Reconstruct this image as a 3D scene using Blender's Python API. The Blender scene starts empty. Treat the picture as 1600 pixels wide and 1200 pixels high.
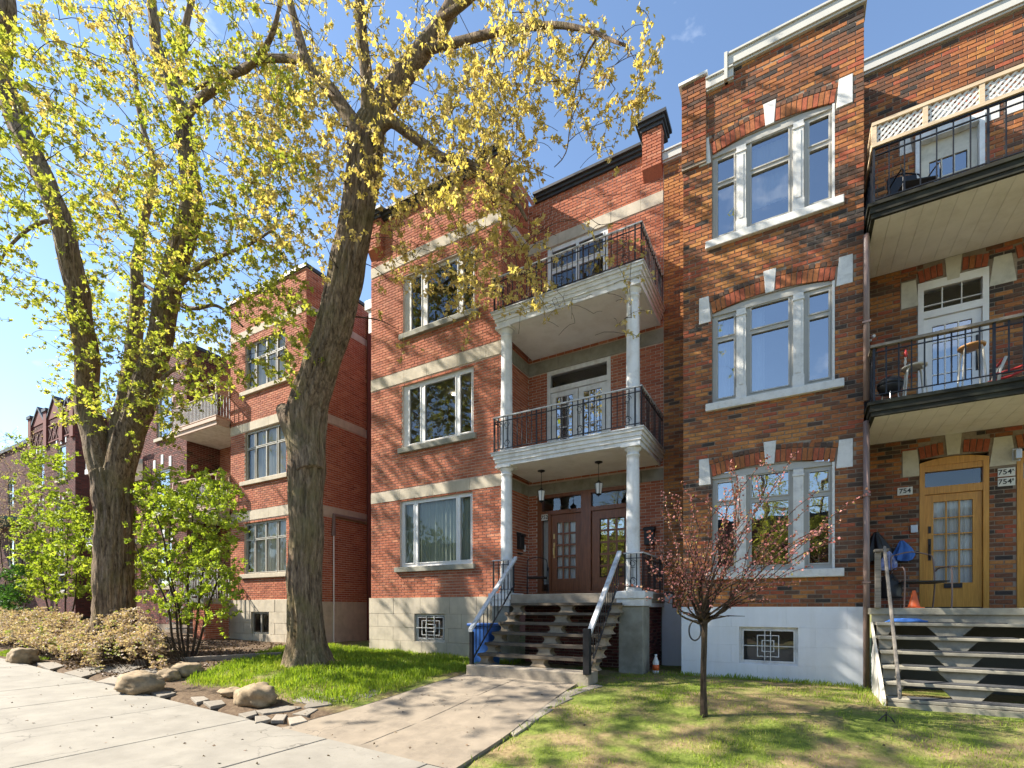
import bpy, math, random
import numpy as np
from mathutils import Vector, Matrix, noise

# ------------------------------------------------------------------ camera, sky, sun, exposure
scene = bpy.context.scene
ZC = 1.6
PHI = math.atan(444 / 774)
cam_data = bpy.data.cameras.new("camera")
cam = bpy.data.objects.new("camera", cam_data)
scene.collection.objects.link(cam)
cam_data.sensor_width = 36.0
cam_data.lens = 36.0 * 774 / 1600
cam_data.shift_y = 350 / 1600
cam_data.clip_start = 0.05
cam_data.clip_end = 2000
cam.location = (0, 0, ZC)
cam.rotation_euler = (math.radians(90), 0, PHI)
scene.camera = cam

SUN = Vector((-1.0, -0.40, 0.88)).normalized()          # towards the sun
world = bpy.data.worlds.new("World")
scene.world = world
world.use_nodes = True
wn, wl = world.node_tree.nodes, world.node_tree.links
wn.clear()
w_out = wn.new("ShaderNodeOutputWorld")
w_bg = wn.new("ShaderNodeBackground")
w_sky = wn.new("ShaderNodeTexSky")
w_sky.sky_type = 'NISHITA'
w_sky.sun_disc = False
w_sky.sun_elevation = math.asin(SUN.z)
w_sky.sun_rotation = math.atan2(SUN.x, SUN.y)
w_sky.altitude = 50
w_sky.air_density = 1.0
w_sky.dust_density = 0.1
w_sky.ozone_density = 1.6
w_bg.inputs['Strength'].default_value = 0.105
# thin fair-weather cloud wisps in the sky itself
w_tc = wn.new("ShaderNodeTexCoord")
w_map = wn.new("ShaderNodeMapping")
w_map.inputs['Scale'].default_value = (1.6, 1.6, 3.4)
w_no = wn.new("ShaderNodeTexNoise")
w_no.inputs['Scale'].default_value = 2.3
w_no.inputs['Detail'].default_value = 7
w_no.inputs['Roughness'].default_value = 0.58
w_rp = wn.new("ShaderNodeValToRGB")
w_rp.color_ramp.elements[0].position = 0.60
w_rp.color_ramp.elements[0].color = (0, 0, 0, 1)
w_rp.color_ramp.elements[1].position = 0.84
w_rp.color_ramp.elements[1].color = (0.75, 0.75, 0.75, 1)
w_mix = wn.new("ShaderNodeMixRGB")
w_mix.inputs['Color2'].default_value = (8.0, 8.3, 8.8, 1)
wl.new(w_tc.outputs['Generated'], w_map.inputs['Vector'])
wl.new(w_map.outputs['Vector'], w_no.inputs['Vector'])
wl.new(w_no.outputs['Fac'], w_rp.inputs['Fac'])
wl.new(w_rp.outputs['Color'], w_mix.inputs['Fac'])
wl.new(w_sky.outputs['Color'], w_mix.inputs['Color1'])
wl.new(w_mix.outputs['Color'], w_bg.inputs['Color'])
wl.new(w_bg.outputs['Background'], w_out.inputs['Surface'])

sun_data = bpy.data.lights.new("sun", 'SUN')
sun_data.energy = 5.0
sun_data.angle = math.radians(0.53)
sun_data.color = (1.0, 0.93, 0.82)
sun = bpy.data.objects.new("sun", sun_data)
scene.collection.objects.link(sun)
sun.location = (-30, -12, 30)
sun.rotation_euler = (-SUN).to_track_quat('-Z', 'Y').to_euler()

vs = scene.view_settings
vs.view_transform = 'Standard'
vs.look = 'None'
vs.exposure = 1.45
vs.gamma = 1.0
vs.use_curve_mapping = False
scene.cycles.max_bounces = 6
scene.cycles.diffuse_bounces = 3
scene.cycles.glossy_bounces = 3
scene.cycles.transparent_max_bounces = 12
scene.cycles.caustics_reflective = False
scene.cycles.caustics_refractive = False
try:
    scene.cycles.use_denoising = True
except Exception:
    pass

RNG = random.Random(7)
NR = np.random.default_rng(7)
S_, C_ = math.sin(PHI), math.cos(PHI)


def ray(u, v):
    a = (u - 800) / 774
    return (-S_ + a * C_, C_ + a * S_, (950 - v) / 774)


def at(u, v, Y):
    """point of the place at depth Y (metres from the kerb line) along a sight line"""
    d = ray(u, v)
    t = Y / d[1]
    return Vector((d[0] * t, Y, ZC + d[2] * t))


def smooth(t):
    t = min(1.0, max(0.0, t))
    return t * t * (3 - 2 * t)


def walk_z(x):
    return -0.233 - 0.037 * max(-45, min(20, x))


WX = [(-60, 2.2), (-40, 1.45), (-29, 1.0), (-20, 0.66), (-16, 0.54), (-12.5, 0.50), (-9.6, 0.41), (-5, 0.34), (-1, 0.33), (0.8, 0.32), (1.4, 0.28), (30, 0.1)]


def wall_z(x):
    for (x0, z0), (x1, z1) in zip(WX, WX[1:]):
        if x <= x1:
            return z0 + (z1 - z0) * max(0, (x - x0) / (x1 - x0))
    return WX[-1][1]


def gz(x, y):
    """height of the ground"""
    s, w = walk_z(x), wall_z(x)
    ymax = 8.2
    z = s + (w - s) * smooth((y - 4.25) / (ymax - 4.25))
    z += 0.10 * math.exp(-((x + 8.7) ** 2 / 1.6 + (y - 6.6) ** 2 / 1.2))
    return z


def gpt(u, v, dz=0.0):
    """where a sight line meets the ground"""
    d = ray(u, v)
    t = 3.0
    for _ in range(60):
        x, y, z = d[0] * t, d[1] * t, ZC + d[2] * t
        f = z - gz(x, y)
        t += f / max(0.06, -d[2]) * 0.6
        t = max(1.0, min(60, t))
    return Vector((d[0] * t, d[1] * t, gz(d[0] * t, d[1] * t) + dz))


# ------------------------------------------------------------------ object helpers
COL = scene.collection


def link(o, parent=None):
    COL.objects.link(o)
    if parent is not None:
        o.parent = parent
        if parent.type == 'EMPTY':
            o.matrix_parent_inverse = Matrix.Translation(-Vector(parent.location))
    return o


def tag(o, label=None, cat=None, group=None, kind=None):
    if label: o['label'] = label
    if cat: o['category'] = cat
    if group: o['group'] = group
    if kind: o['kind'] = kind
    return o


def thing(name, label, cat, loc, group=None, kind=None):
    o = bpy.data.objects.new(name, None)
    o.location = loc
    o.empty_display_size = 0.2
    link(o)
    return tag(o, label, cat, group, kind)


class MB:
    def __init__(self):
        self.v, self.f, self.t = [], [], []

    def face(self, idx, tone=0.5):
        self.f.append(idx); self.t.append(tone)

    def hexa(self, p, tone=0.5, skip=()):
        """p: 8 points, bottom ring 0-3 then top ring 4-7"""
        n = len(self.v)
        self.v += [tuple(q) for q in p]
        for k, q in enumerate(((0, 3, 2, 1), (4, 5, 6, 7), (0, 1, 5, 4), (1, 2, 6, 5), (2, 3, 7, 6), (3, 0, 4, 7))):
            if k not in skip:
                self.face(tuple(n + i for i in q), tone)
        return self

    def box(self, x0, x1, y0, y1, z0, z1, tone=0.5):
        return self.hexa([(x0, y0, z0), (x1, y0, z0), (x1, y1, z0), (x0, y1, z0), (x0, y0, z1), (x1, y0, z1), (x1, y1, z1), (x0, y1, z1)], tone)

    def fbox(self, fr, a0, a1, n0, n1, z0, z1, tone=0.5):
        P = fr.p
        return self.hexa([P(a0, n1, z0), P(a1, n1, z0), P(a1, n0, z0), P(a0, n0, z0), P(a0, n1, z1), P(a1, n1, z1), P(a1, n0, z1), P(a0, n0, z1)], tone)

    def quad(self, a, b, c, d, tone=0.5):
        n = len(self.v)
        self.v += [tuple(a), tuple(b), tuple(c), tuple(d)]
        self.face((n, n + 1, n + 2, n + 3), tone)
        return self

    def prism(self, poly, off, tone=0.5):
        """poly: list of 3-D points, extruded by the vector off"""
        n, k = len(self.v), len(poly)
        off = Vector(off)
        self.v += [tuple(p) for p in poly] + [tuple(Vector(p) + off) for p in poly]
        self.face(tuple(n + i for i in range(k))[::-1], tone)
        self.face(tuple(n + k + i for i in range(k)), tone)
        for i in range(k):
            j = (i + 1) % k
            self.face((n + i, n + j, n + k + j, n + k + i), tone)
        return self

    def tube(self, pts, rad, seg=6, cap=True, wob=None, tone=0.5):
        pts = [Vector(p) for p in pts]
        if not isinstance(rad, (list, tuple)):
            rad = [rad] * len(pts)
        n0 = len(self.v)
        up = None
        for i, p in enumerate(pts):
            d = (pts[min(i + 1, len(pts) - 1)] - pts[max(i - 1, 0)])
            d = d.normalized() if d.length > 1e-9 else Vector((0, 0, 1))
            if up is None:
                up = Vector((0, 1, 0)) if abs(d.y) < 0.9 else Vector((1, 0, 0))
            a = (up - d * up.dot(d))
            a = a.normalized() if a.length > 1e-6 else d.orthogonal().normalized()
            b = d.cross(a)
            up = a
            for k in range(seg):
                th = 2 * math.pi * k / seg
                r = rad[i]
                if wob:
                    r *= wob(th, i, p)
                self.v.append(tuple(p + a * (math.cos(th) * r) + b * (math.sin(th) * r)))
        for i in range(len(pts) - 1):
            for k in range(seg):
                m = (k + 1) % seg
                self.face((n0 + i * seg + k, n0 + i * seg + m, n0 + (i + 1) * seg + m, n0 + (i + 1) * seg + k), tone)
        if cap:
            self.face(tuple(n0 + k for k in range(seg))[::-1], tone)
            self.face(tuple(n0 + (len(pts) - 1) * seg + k for k in range(seg)), tone)
        return self

    def lathe(self, c, prof, seg=20):
        """prof: (radius, z) pairs"""
        n0 = len(self.v)
        for r, z in prof:
            for k in range(seg):
                th = 2 * math.pi * k / seg
                self.v.append((c[0] + r * math.cos(th), c[1] + r * math.sin(th), z))
        for i in range(len(prof) - 1):
            for k in range(seg):
                m = (k + 1) % seg
                self.face((n0 + i * seg + k, n0 + i * seg + m, n0 + (i + 1) * seg + m, n0 + (i + 1) * seg + k))
        self.face(tuple(n0 + k for k in range(seg))[::-1])
        self.face(tuple(n0 + (len(prof) - 1) * seg + k for k in range(seg)))
        return self

    def mesh(self, name, mat, smooth=False):
        me = bpy.data.meshes.new(name)
        me.from_pydata(self.v, [], self.f)
        if mat is not None:
            me.materials.append(mat)
        at_ = me.attributes.new("tone", 'FLOAT', 'FACE')
        at_.data.foreach_set("value", self.t)
        if smooth:
            me.polygons.foreach_set("use_smooth", [True] * len(me.polygons))
        me.update()
        return me

    def build(self, name, mat, parent=None, smooth=False, bevel=0.0):
        o = bpy.data.objects.new(name, self.mesh(name, mat, smooth))
        if bevel:
            m = o.modifiers.new("edge", 'BEVEL')
            m.width = bevel
            m.segments = 2
            m.limit_method = 'ANGLE'
        return link(o, parent)


class Frame:
    """a wall frame: a runs along the wall, n out of it, z up"""
    def __init__(self, O, A, N):
        self.O, self.A, self.N = Vector(O), Vector(A), Vector(N)

    def p(self, a, n, z):
        q = self.O + self.A * a + self.N * n
        return (q.x, q.y, q.z + z)


def front(y): return Frame((0, y, 0), (1, 0, 0), (0, -1, 0))
def side(x): return Frame((x, 0, 0), (0, 1, 0), (1, 0, 0))


_CUBES = {}


def cube_mesh(mat, tone=0.5):
    k = (mat.name, tone)
    if k not in _CUBES:
        _CUBES[k] = MB().box(-.5, .5, -.5, .5, -.5, .5, tone).mesh("block", mat)
    return _CUBES[k]


def piece(name, parent, mat, c, s, rot=(0, 0, 0), tone=0.5):
    o = bpy.data.objects.new(name, cube_mesh(mat, tone))
    o.location = c
    o.scale = s
    o.rotation_euler = rot
    return link(o, parent)


def fpiece(name, parent, mat, fr, a0, a1, n0, n1, z0, z1, tone=0.5):
    c = fr.p((a0 + a1) / 2, (n0 + n1) / 2, (z0 + z1) / 2)
    s = (abs(fr.A.x) * (a1 - a0) + abs(fr.N.x) * (n1 - n0), abs(fr.A.y) * (a1 - a0) + abs(fr.N.y) * (n1 - n0), z1 - z0)
    return piece(name, parent, mat, c, s, tone=tone)


def bar(name, parent, mat, p, q, r, seg=6):
    return MB().tube([p, q], r, seg).build(name, mat, parent, smooth=True)


# ------------------------------------------------------------------ materials
def new_mat(name):
    m = bpy.data.materials.new(name)
    m.use_nodes = True
    nt = m.node_tree
    nt.nodes.clear()
    out = nt.nodes.new("ShaderNodeOutputMaterial")
    b = nt.nodes.new("ShaderNodeBsdfPrincipled")
    nt.links.new(b.outputs[0], out.inputs[0])
    return m, nt, b, out


def noise_node(nt, scale, detail=4, vec=None, rough=0.55):
    n = nt.nodes.new("ShaderNodeTexNoise")
    n.inputs['Scale'].default_value = scale
    n.inputs['Detail'].default_value = detail
    n.inputs['Roughness'].default_value = rough
    if vec is None:
        g = nt.nodes.new("ShaderNodeNewGeometry")
        vec = g.outputs['Position']
    nt.links.new(vec, n.inputs['Vector'])
    return n


def ramp(nt, fac, stops):
    r = nt.nodes.new("ShaderNodeValToRGB")
    els = r.color_ramp.elements
    while len(els) < len(stops):
        els.new(0.5)
    for e, (p, c) in zip(els, stops):
        e.position = p
        e.color = (*c, 1)
    nt.links.new(fac, r.inputs['Fac'])
    return r


def mix(nt, mode, fac, c1, c2):
    m = nt.nodes.new("ShaderNodeMixRGB")
    m.blend_type = mode
    for s, k in ((fac, 'Fac'), (c1, 'Color1'), (c2, 'Color2')):
        if hasattr(s, 'is_linked'):
            nt.links.new(s, m.inputs[k])
        elif isinstance(s, tuple):
            m.inputs[k].default_value = (*s, 1)
        else:
            m.inputs[k].default_value = s
    return m.outputs[0]


def bump(nt, b, h, strength, dist=0.01):
    bn = nt.nodes.new("ShaderNodeBump")
    bn.inputs['Strength'].default_value = strength
    bn.inputs['Distance'].default_value = dist
    nt.links.new(h, bn.inputs['Height'])
    nt.links.new(bn.outputs[0], b.inputs['Normal'])


def plain(name, col, rough=0.7, var=0.12, scale=6.0, metal=0.0, bmp=0.15, fine=60.0, dirt=None, dirt_amt=0.4, dirt_scale=2.5, spec=0.4, streak=0.0):
    """painted, stone or metal surface: base colour, mottling, optional dirt patches, fine relief"""
    m, nt, b, out = new_mat(name)
    n1 = noise_node(nt, scale, 5)
    lo = tuple(max(0, c * (1 - var)) for c in col)
    hi = tuple(min(1, c * (1 + var)) for c in col)
    c = ramp(nt, n1.outputs['Fac'], [(0.3, lo), (0.7, hi)]).outputs[0]
    if streak:
        g_ = nt.nodes.new("ShaderNodeNewGeometry")
        mp_ = nt.nodes.new("ShaderNodeMapping")
        mp_.inputs['Scale'].default_value = (5.5, 5.5, .45)
        nt.links.new(g_.outputs['Position'], mp_.inputs['Vector'])
        n4 = noise_node(nt, 1.2, 6, mp_.outputs[0], .6)
        f4 = ramp(nt, n4.outputs['Fac'], [(0.48, (0, 0, 0)), (0.75, (streak,) * 3)]).outputs[0]
        c = mix(nt, 'MIX', f4, c, dirt or tuple(q * .5 for q in col))
    if dirt:
        n2 = noise_node(nt, dirt_scale, 8, rough=0.68)
        f = ramp(nt, n2.outputs['Fac'], [(0.47, (0, 0, 0)), (0.68, (dirt_amt,) * 3)]).outputs[0]
        c = mix(nt, 'MIX', f, c, dirt)
    nt.links.new(c, b.inputs['Base Color'])
    b.inputs['Roughness'].default_value = rough
    b.inputs['Metallic'].default_value = metal
    b.inputs['Specular IOR Level'].default_value = spec
    n3 = noise_node(nt, fine, 3)
    bump(nt, b, n3.outputs['Fac'], bmp, 0.006)
    return m


def toned(name, stops, rough=0.85, var=0.35, dirt=None, dirt_amt=.4, dirt_scale=0.8):
    """bricks and other pieces: every piece carries its own tone"""
    m, nt, b, out = new_mat(name)
    a = nt.nodes.new("ShaderNodeAttribute")
    a.attribute_name = "tone"
    c = ramp(nt, a.outputs['Fac'], stops).outputs[0]
    n1 = noise_node(nt, 28, 6, rough=0.65)
    g = ramp(nt, n1.outputs['Fac'], [(0.3, (1 - var,) * 3), (0.7, (1 + var * .6,) * 3)]).outputs[0]
    c = mix(nt, 'MULTIPLY', 1.0, c, g)
    if dirt:
        n2 = noise_node(nt, dirt_scale, 8, rough=0.6)
        f = ramp(nt, n2.outputs['Fac'], [(0.45, (0, 0, 0)), (0.7, (dirt_amt,) * 3)]).outputs[0]
        c = mix(nt, 'MIX', f, c, dirt)
    nt.links.new(c, b.inputs['Base Color'])
    b.inputs['Roughness'].default_value = rough
    b.inputs['Specular IOR Level'].default_value = 0.3
    n3 = noise_node(nt, 140, 3)
    bump(nt, b, n3.outputs['Fac'], 0.3, 0.004)
    return m


def glass_mat(name, tint=(0.86, 0.89, 0.88), refl=0.03, gain=1.2):
    m = bpy.data.materials.new(name)
    m.use_nodes = True
    nt = m.node_tree
    nt.nodes.clear()
    out = nt.nodes.new("ShaderNodeOutputMaterial")
    tr = nt.nodes.new("ShaderNodeBsdfTransparent")
    tr.inputs[0].default_value = (*tint, 1)
    gl = nt.nodes.new("ShaderNodeBsdfGlossy")
    gl.inputs['Roughness'].default_value = 0.012
    gl.inputs[0].default_value = (0.95, 0.97, 1, 1)
    # old sheet glass is never quite flat
    n = noise_node(nt, 1.7, 2)
    bn = nt.nodes.new("ShaderNodeBump")
    bn.inputs['Strength'].default_value = 0.06
    bn.inputs['Distance'].default_value = 0.05
    nt.links.new(n.outputs['Fac'], bn.inputs['Height'])
    nt.links.new(bn.outputs[0], gl.inputs['Normal'])
    fr = nt.nodes.new("ShaderNodeFresnel")
    fr.inputs['IOR'].default_value = 1.6
    ma = nt.nodes.new("ShaderNodeMath")
    ma.operation = 'MULTIPLY_ADD'
    ma.use_clamp = True
    ma.inputs[1].default_value = gain
    ma.inputs[2].default_value = refl
    nt.links.new(fr.outputs[0], ma.inputs[0])
    mx = nt.nodes.new("ShaderNodeMixShader")
    nt.links.new(ma.outputs[0], mx.inputs[0])
    nt.links.new(tr.outputs[0], mx.inputs[1])
    nt.links.new(gl.outputs[0], mx.inputs[2])
    nt.links.new(mx.outputs[0], out.inputs[0])
    return m


def leaf_mat(name, stops, trans=0.55):
    m = bpy.data.materials.new(name)
    m.use_nodes = True
    nt = m.node_tree
    nt.nodes.clear()
    out = nt.nodes.new("ShaderNodeOutputMaterial")
    a = nt.nodes.new("ShaderNodeAttribute")
    a.attribute_name = "tone"
    c = ramp(nt, a.outputs['Fac'], stops).outputs[0]
    d = nt.nodes.new("ShaderNodeBsdfPrincipled")
    d.inputs['Roughness'].default_value = 0.55
    d.inputs['Specular IOR Level'].default_value = 0.25
    t = nt.nodes.new("ShaderNodeBsdfTranslucent")
    nt.links.new(c, d.inputs['Base Color'])
    tc = mix(nt, 'MULTIPLY', 1.0, c, (1.15, 1.2, 0.55))
    nt.links.new(tc, t.inputs[0])
    mx = nt.nodes.new("ShaderNodeMixShader")
    mx.inputs[0].default_value = trans
    nt.links.new(d.outputs[0], mx.inputs[1])
    nt.links.new(t.outputs[0], mx.inputs[2])
    nt.links.new(mx.outputs[0], out.inputs[0])
    return m


def wood_mat(name, dark, light, rough=0.45, axis='Z', scale=3.0):
    m, nt, b, out = new_mat(name)
    g = nt.nodes.new("ShaderNodeNewGeometry")
    mp = nt.nodes.new("ShaderNodeMapping")
    s = {'Z': (30, 30, 2), 'X': (2, 30, 30), 'Y': (30, 2, 30)}[axis]
    mp.inputs['Scale'].default_value = s
    nt.links.new(g.outputs['Position'], mp.inputs['Vector'])
    n = noise_node(nt, scale * .5, 6, mp.outputs[0], 0.6)
    c = ramp(nt, n.outputs['Fac'], [(0.3, dark), (0.7, light)]).outputs[0]
    nt.links.new(c, b.inputs['Base Color'])
    b.inputs['Roughness'].default_value = rough
    bump(nt, b, n.outputs['Fac'], 0.15, 0.004)
    return m


def emit_mat(name, col, s):
    m = bpy.data.materials.new(name)
    m.use_nodes = True
    nt = m.node_tree
    nt.nodes.clear()
    out = nt.nodes.new("ShaderNodeOutputMaterial")
    e = nt.nodes.new("ShaderNodeEmission")
    e.inputs[0].default_value = (*col, 1)
    e.inputs[1].default_value = s
    nt.links.new(e.outputs[0], out.inputs[0])
    return m


def bark_mat(name, dark, light, moss):
    """long broken plates between dark furrows"""
    m, nt, b, out = new_mat(name)
    g = nt.nodes.new("ShaderNodeNewGeometry")
    mp = nt.nodes.new("ShaderNodeMapping")
    mp.inputs['Scale'].default_value = (19, 19, 2.1)
    nt.links.new(g.outputs['Position'], mp.inputs['Vector'])
    n = noise_node(nt, 1.0, 9, mp.outputs[0], 0.68)
    n.inputs['Distortion'].default_value = 0.7
    mp2 = nt.nodes.new("ShaderNodeMapping")
    mp2.inputs['Scale'].default_value = (34, 34, 9)
    nt.links.new(g.outputs['Position'], mp2.inputs['Vector'])
    n3 = noise_node(nt, 1.0, 6, mp2.outputs[0], 0.7)
    h = mix(nt, 'MIX', .35, n.outputs['Fac'], n3.outputs['Fac'])
    c = ramp(nt, h, [(0.40, tuple(p * .7 for p in dark)), (0.50, tuple(p * .55 + q * .45 for p, q in zip(dark, light))), (0.60, light)]).outputs[0]
    n2 = noise_node(nt, 1.6, 6, rough=.65)
    f = ramp(nt, n2.outputs['Fac'], [(0.47, (0, 0, 0)), (0.66, (0.6,) * 3)]).outputs[0]
    c = mix(nt, 'MIX', f, c, moss)
    nt.links.new(c, b.inputs['Base Color'])
    b.inputs['Roughness'].default_value = 0.95
    b.inputs['Specular IOR Level'].default_value = 0.15
    bump(nt, b, h, 1.0, 0.09)
    return m


def cracked(m, col, scale=.9, amt=.75):
    """thin wandering cracks and stains added to a concrete material"""
    nt = m.node_tree
    b = next(n for n in nt.nodes if n.type == 'BSDF_PRINCIPLED')
    src = b.inputs['Base Color'].links[0].from_socket
    g = nt.nodes.new("ShaderNodeNewGeometry")
    nz = noise_node(nt, 2.2, 6)
    add = nt.nodes.new("ShaderNodeMixRGB")
    add.blend_type = 'LINEAR_LIGHT'
    add.inputs['Fac'].default_value = .28
    nt.links.new(g.outputs['Position'], add.inputs['Color1'])
    nt.links.new(nz.outputs['Color'], add.inputs['Color2'])
    vo = nt.nodes.new("ShaderNodeTexVoronoi")
    vo.feature = 'DISTANCE_TO_EDGE'
    vo.inputs['Scale'].default_value = scale
    nt.links.new(add.outputs[0], vo.inputs['Vector'])
    line = ramp(nt, vo.outputs['Distance'], [(0.0, (amt,) * 3), (0.011, (0, 0, 0))]).outputs[0]
    n2 = noise_node(nt, .8, 3)
    msk = ramp(nt, n2.outputs['Fac'], [(0.48, (0, 0, 0)), (0.60, (1, 1, 1))]).outputs[0]
    f = mix(nt, 'MULTIPLY', 1.0, line, msk)
    c = mix(nt, 'MIX', f, src, col)
    n3 = noise_node(nt, 55, 2)
    sp = ramp(nt, n3.outputs['Fac'], [(0.66, (0, 0, 0)), (0.72, (.5,) * 3)]).outputs[0]
    c = mix(nt, 'MIX', sp, c, tuple(q * 1.5 for q in col))
    nt.links.new(c, b.inputs['Base Color'])


M = {}
M['brick_red'] = toned('brick_red', [(0.0, (0.26, 0.075, 0.038)), (0.35, (0.40, 0.120, 0.060)), (0.7, (0.48, 0.160, 0.082)), (1.0, (0.56, 0.23, 0.125))], var=.26, dirt=(.17, .075, .05), dirt_amt=.3, dirt_scale=.9)
M['brick_orange'] = toned('brick_orange', [(0.0, (0.055, 0.044, 0.037)), (0.22, (0.125, 0.072, 0.047)), (0.42, (0.23, 0.085, 0.038)), (0.62, (0.36, 0.13, 0.045)), (0.82, (0.46, 0.20, 0.06)), (0.9, (0.46, 0.20, 0.06)), (0.93, (0.36, 0.095, 0.045)), (1.0, (0.36, 0.095, 0.045))], var=.35)
M['brick_wine'] = toned('brick_wine', [(0.0, (0.07, 0.03, 0.026)), (0.5, (0.17, 0.055, 0.045)), (1.0, (0.26, 0.09, 0.07))], var=.25)
M['mortar'] = plain('mortar', (0.58, 0.47, 0.385), 0.95, 0.15, 20, dirt=(0.30, 0.2, 0.15), dirt_amt=.5)
M['mortar_brown'] = plain('mortar_brown', (0.30, 0.24, 0.18), 0.95, 0.25, 20, dirt=(0.10, 0.07, 0.05), dirt_amt=.6)
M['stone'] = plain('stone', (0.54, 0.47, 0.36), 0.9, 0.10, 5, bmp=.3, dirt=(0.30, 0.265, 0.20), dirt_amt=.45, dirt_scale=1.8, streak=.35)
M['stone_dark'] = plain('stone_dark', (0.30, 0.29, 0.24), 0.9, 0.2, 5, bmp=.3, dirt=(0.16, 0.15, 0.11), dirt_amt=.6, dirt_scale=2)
M['white'] = plain('white_paint', (0.78, 0.78, 0.76), 0.55, 0.05, 4, bmp=.12, dirt=(0.42, 0.40, 0.35), dirt_amt=.45, dirt_scale=5, streak=.45)
M['white_block'] = plain('white_block', (0.80, 0.82, 0.84), 0.75, 0.04, 4, bmp=.25, dirt=(0.6, 0.6, 0.57), dirt_amt=.35, dirt_scale=2, streak=.3)
M['white_worn'] = plain('white_worn', (0.70, 0.68, 0.63), 0.7, 0.06, 9, bmp=.2, dirt=(0.44, 0.42, 0.37), dirt_amt=.5, dirt_scale=11)
M['pvc'] = plain('white_vinyl', (0.80, 0.80, 0.79), 0.35, 0.03, 2, bmp=.02)
M['taupe'] = plain('taupe_frame', (0.43, 0.41, 0.36), 0.5, 0.06, 5, bmp=.05, dirt=(0.33, 0.31, 0.26), dirt_amt=.4)
M['beige'] = plain('beige_paint', (0.85, 0.82, 0.78), 0.6, 0.04, 3, bmp=.06, dirt=(0.55, 0.50, 0.42), dirt_amt=.35)
M['cream'] = plain('cream_paint', (0.60, 0.56, 0.46), 0.7, 0.08, 5, bmp=.12, dirt=(0.30, 0.27, 0.20), dirt_amt=.55, dirt_scale=4)
M['cap_metal'] = plain('coping_metal', (0.55, 0.53, 0.47), 0.45, 0.05, 3, metal=.0, bmp=.04)
M['cap_black'] = plain('black_cornice', (0.045, 0.045, 0.045), 0.5, 0.2, 6, bmp=.08)
M['iron'] = plain('black_iron', (0.022, 0.022, 0.024), 0.45, 0.2, 20, bmp=.1, metal=.3)
M['rail_white'] = plain('worn_rail', (0.58, 0.59, 0.59), 0.6, 0.08, 9, bmp=.1, dirt=(0.22, 0.21, 0.19), dirt_amt=.7, dirt_scale=6)
M['rail_wood'] = plain('weathered_rail', (0.26, 0.215, 0.16), 0.8, 0.15, 9, bmp=.2, dirt=(0.09, 0.075, 0.06), dirt_amt=.8, dirt_scale=5)
M['green_black'] = plain('green_black_fascia', (0.030, 0.029, 0.022), 0.8, 0.15, 4, bmp=.08, spec=.15, dirt=(0.07, 0.072, 0.048), dirt_amt=.5)
M['brown_pipe'] = plain('brown_pipe', (0.22, 0.15, 0.125), 0.4, 0.08, 4, bmp=.03)
M['door_red'] = wood_mat('mahogany', (0.145, 0.050, 0.020), (0.27, 0.100, 0.040), 0.35)
M['oak'] = wood_mat('golden_oak', (0.46, 0.20, 0.022), (0.68, 0.34, 0.055), 0.38)
M['pine'] = wood_mat('pine', (0.50, 0.36, 0.22), (0.66, 0.52, 0.34), 0.6, 'X')
M['old_wood'] = wood_mat('old_wood', (0.16, 0.13, 0.10), (0.33, 0.28, 0.22), 0.8, 'X')
M['balcony_wood'] = wood_mat('balcony_wood', (0.40, 0.27, 0.19), (0.56, 0.41, 0.30), 0.7, 'X')
M['glass'] = glass_mat('window_glass')
M['glass_clear'] = glass_mat('clear_door_glass', (0.93, 0.95, 0.94), 0.0, .75)
M['glass_sky'] = glass_mat('coated_window_glass', (0.55, 0.60, 0.62), 0.30)
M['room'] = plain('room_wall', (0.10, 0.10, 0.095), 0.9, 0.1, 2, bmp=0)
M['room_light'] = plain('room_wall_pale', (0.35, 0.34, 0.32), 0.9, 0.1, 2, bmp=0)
M['curtain'] = plain('curtain_cloth', (0.86, 0.86, 0.83), 0.9, 0.05, 3, bmp=.05)
M['curtain_green'] = plain('green_grey_curtain', (0.42, 0.48, 0.40), 0.9, 0.08, 3, bmp=.05)
M['brass'] = plain('brass', (0.70, 0.52, 0.22), 0.3, 0.05, 4, metal=1.0, bmp=.02)
M['steel'] = plain('steel', (0.5, 0.5, 0.5), 0.35, 0.05, 4, metal=.9, bmp=.02)
M['black'] = plain('black_plastic', (0.02, 0.02, 0.02), 0.45, 0.1, 4, bmp=.05)
M['blue'] = plain('blue_plastic', (0.03, 0.11, 0.36), 0.45, 0.1, 4, bmp=.05)
M['blue_pale'] = plain('blue_cloth', (0.06, 0.17, 0.48), 0.8, 0.3, 8, bmp=.2)
M['orange'] = plain('orange_plastic', (0.72, 0.13, 0.03), 0.45, 0.08, 4, bmp=.03)
M['red'] = plain('red_paint', (0.45, 0.035, 0.03), 0.5, 0.1, 4, bmp=.03)
M['plate'] = plain('number_plate', (0.72, 0.72, 0.68), 0.5, 0.05, 4, bmp=.02)
M['sidewalk'] = plain('sidewalk_concrete', (0.285, 0.26, 0.215), 0.9, 0.12, 2.2, bmp=.35, fine=90, dirt=(0.21, 0.19, 0.155), dirt_amt=.6, dirt_scale=1.9)
M['path'] = plain('path_concrete', (0.275, 0.225, 0.165), 0.92, 0.15, 3, bmp=.4, fine=80, dirt=(0.17, 0.14, 0.105), dirt_amt=.7, dirt_scale=2.2)
M['flag'] = toned('flagstone', [(0, (0.20, 0.175, 0.14)), (0.5, (0.28, 0.245, 0.195)), (1, (0.36, 0.31, 0.245))], var=.25)
M['asphalt'] = plain('asphalt', (0.06, 0.06, 0.06), 0.9, 0.2, 10, bmp=.4)
M['rock'] = plain('boulder_rock', (0.30, 0.22, 0.13), 0.9, 0.35, 9, bmp=1.0, fine=18, dirt=(0.14, 0.12, 0.08), dirt_amt=.6, dirt_scale=5)
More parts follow.
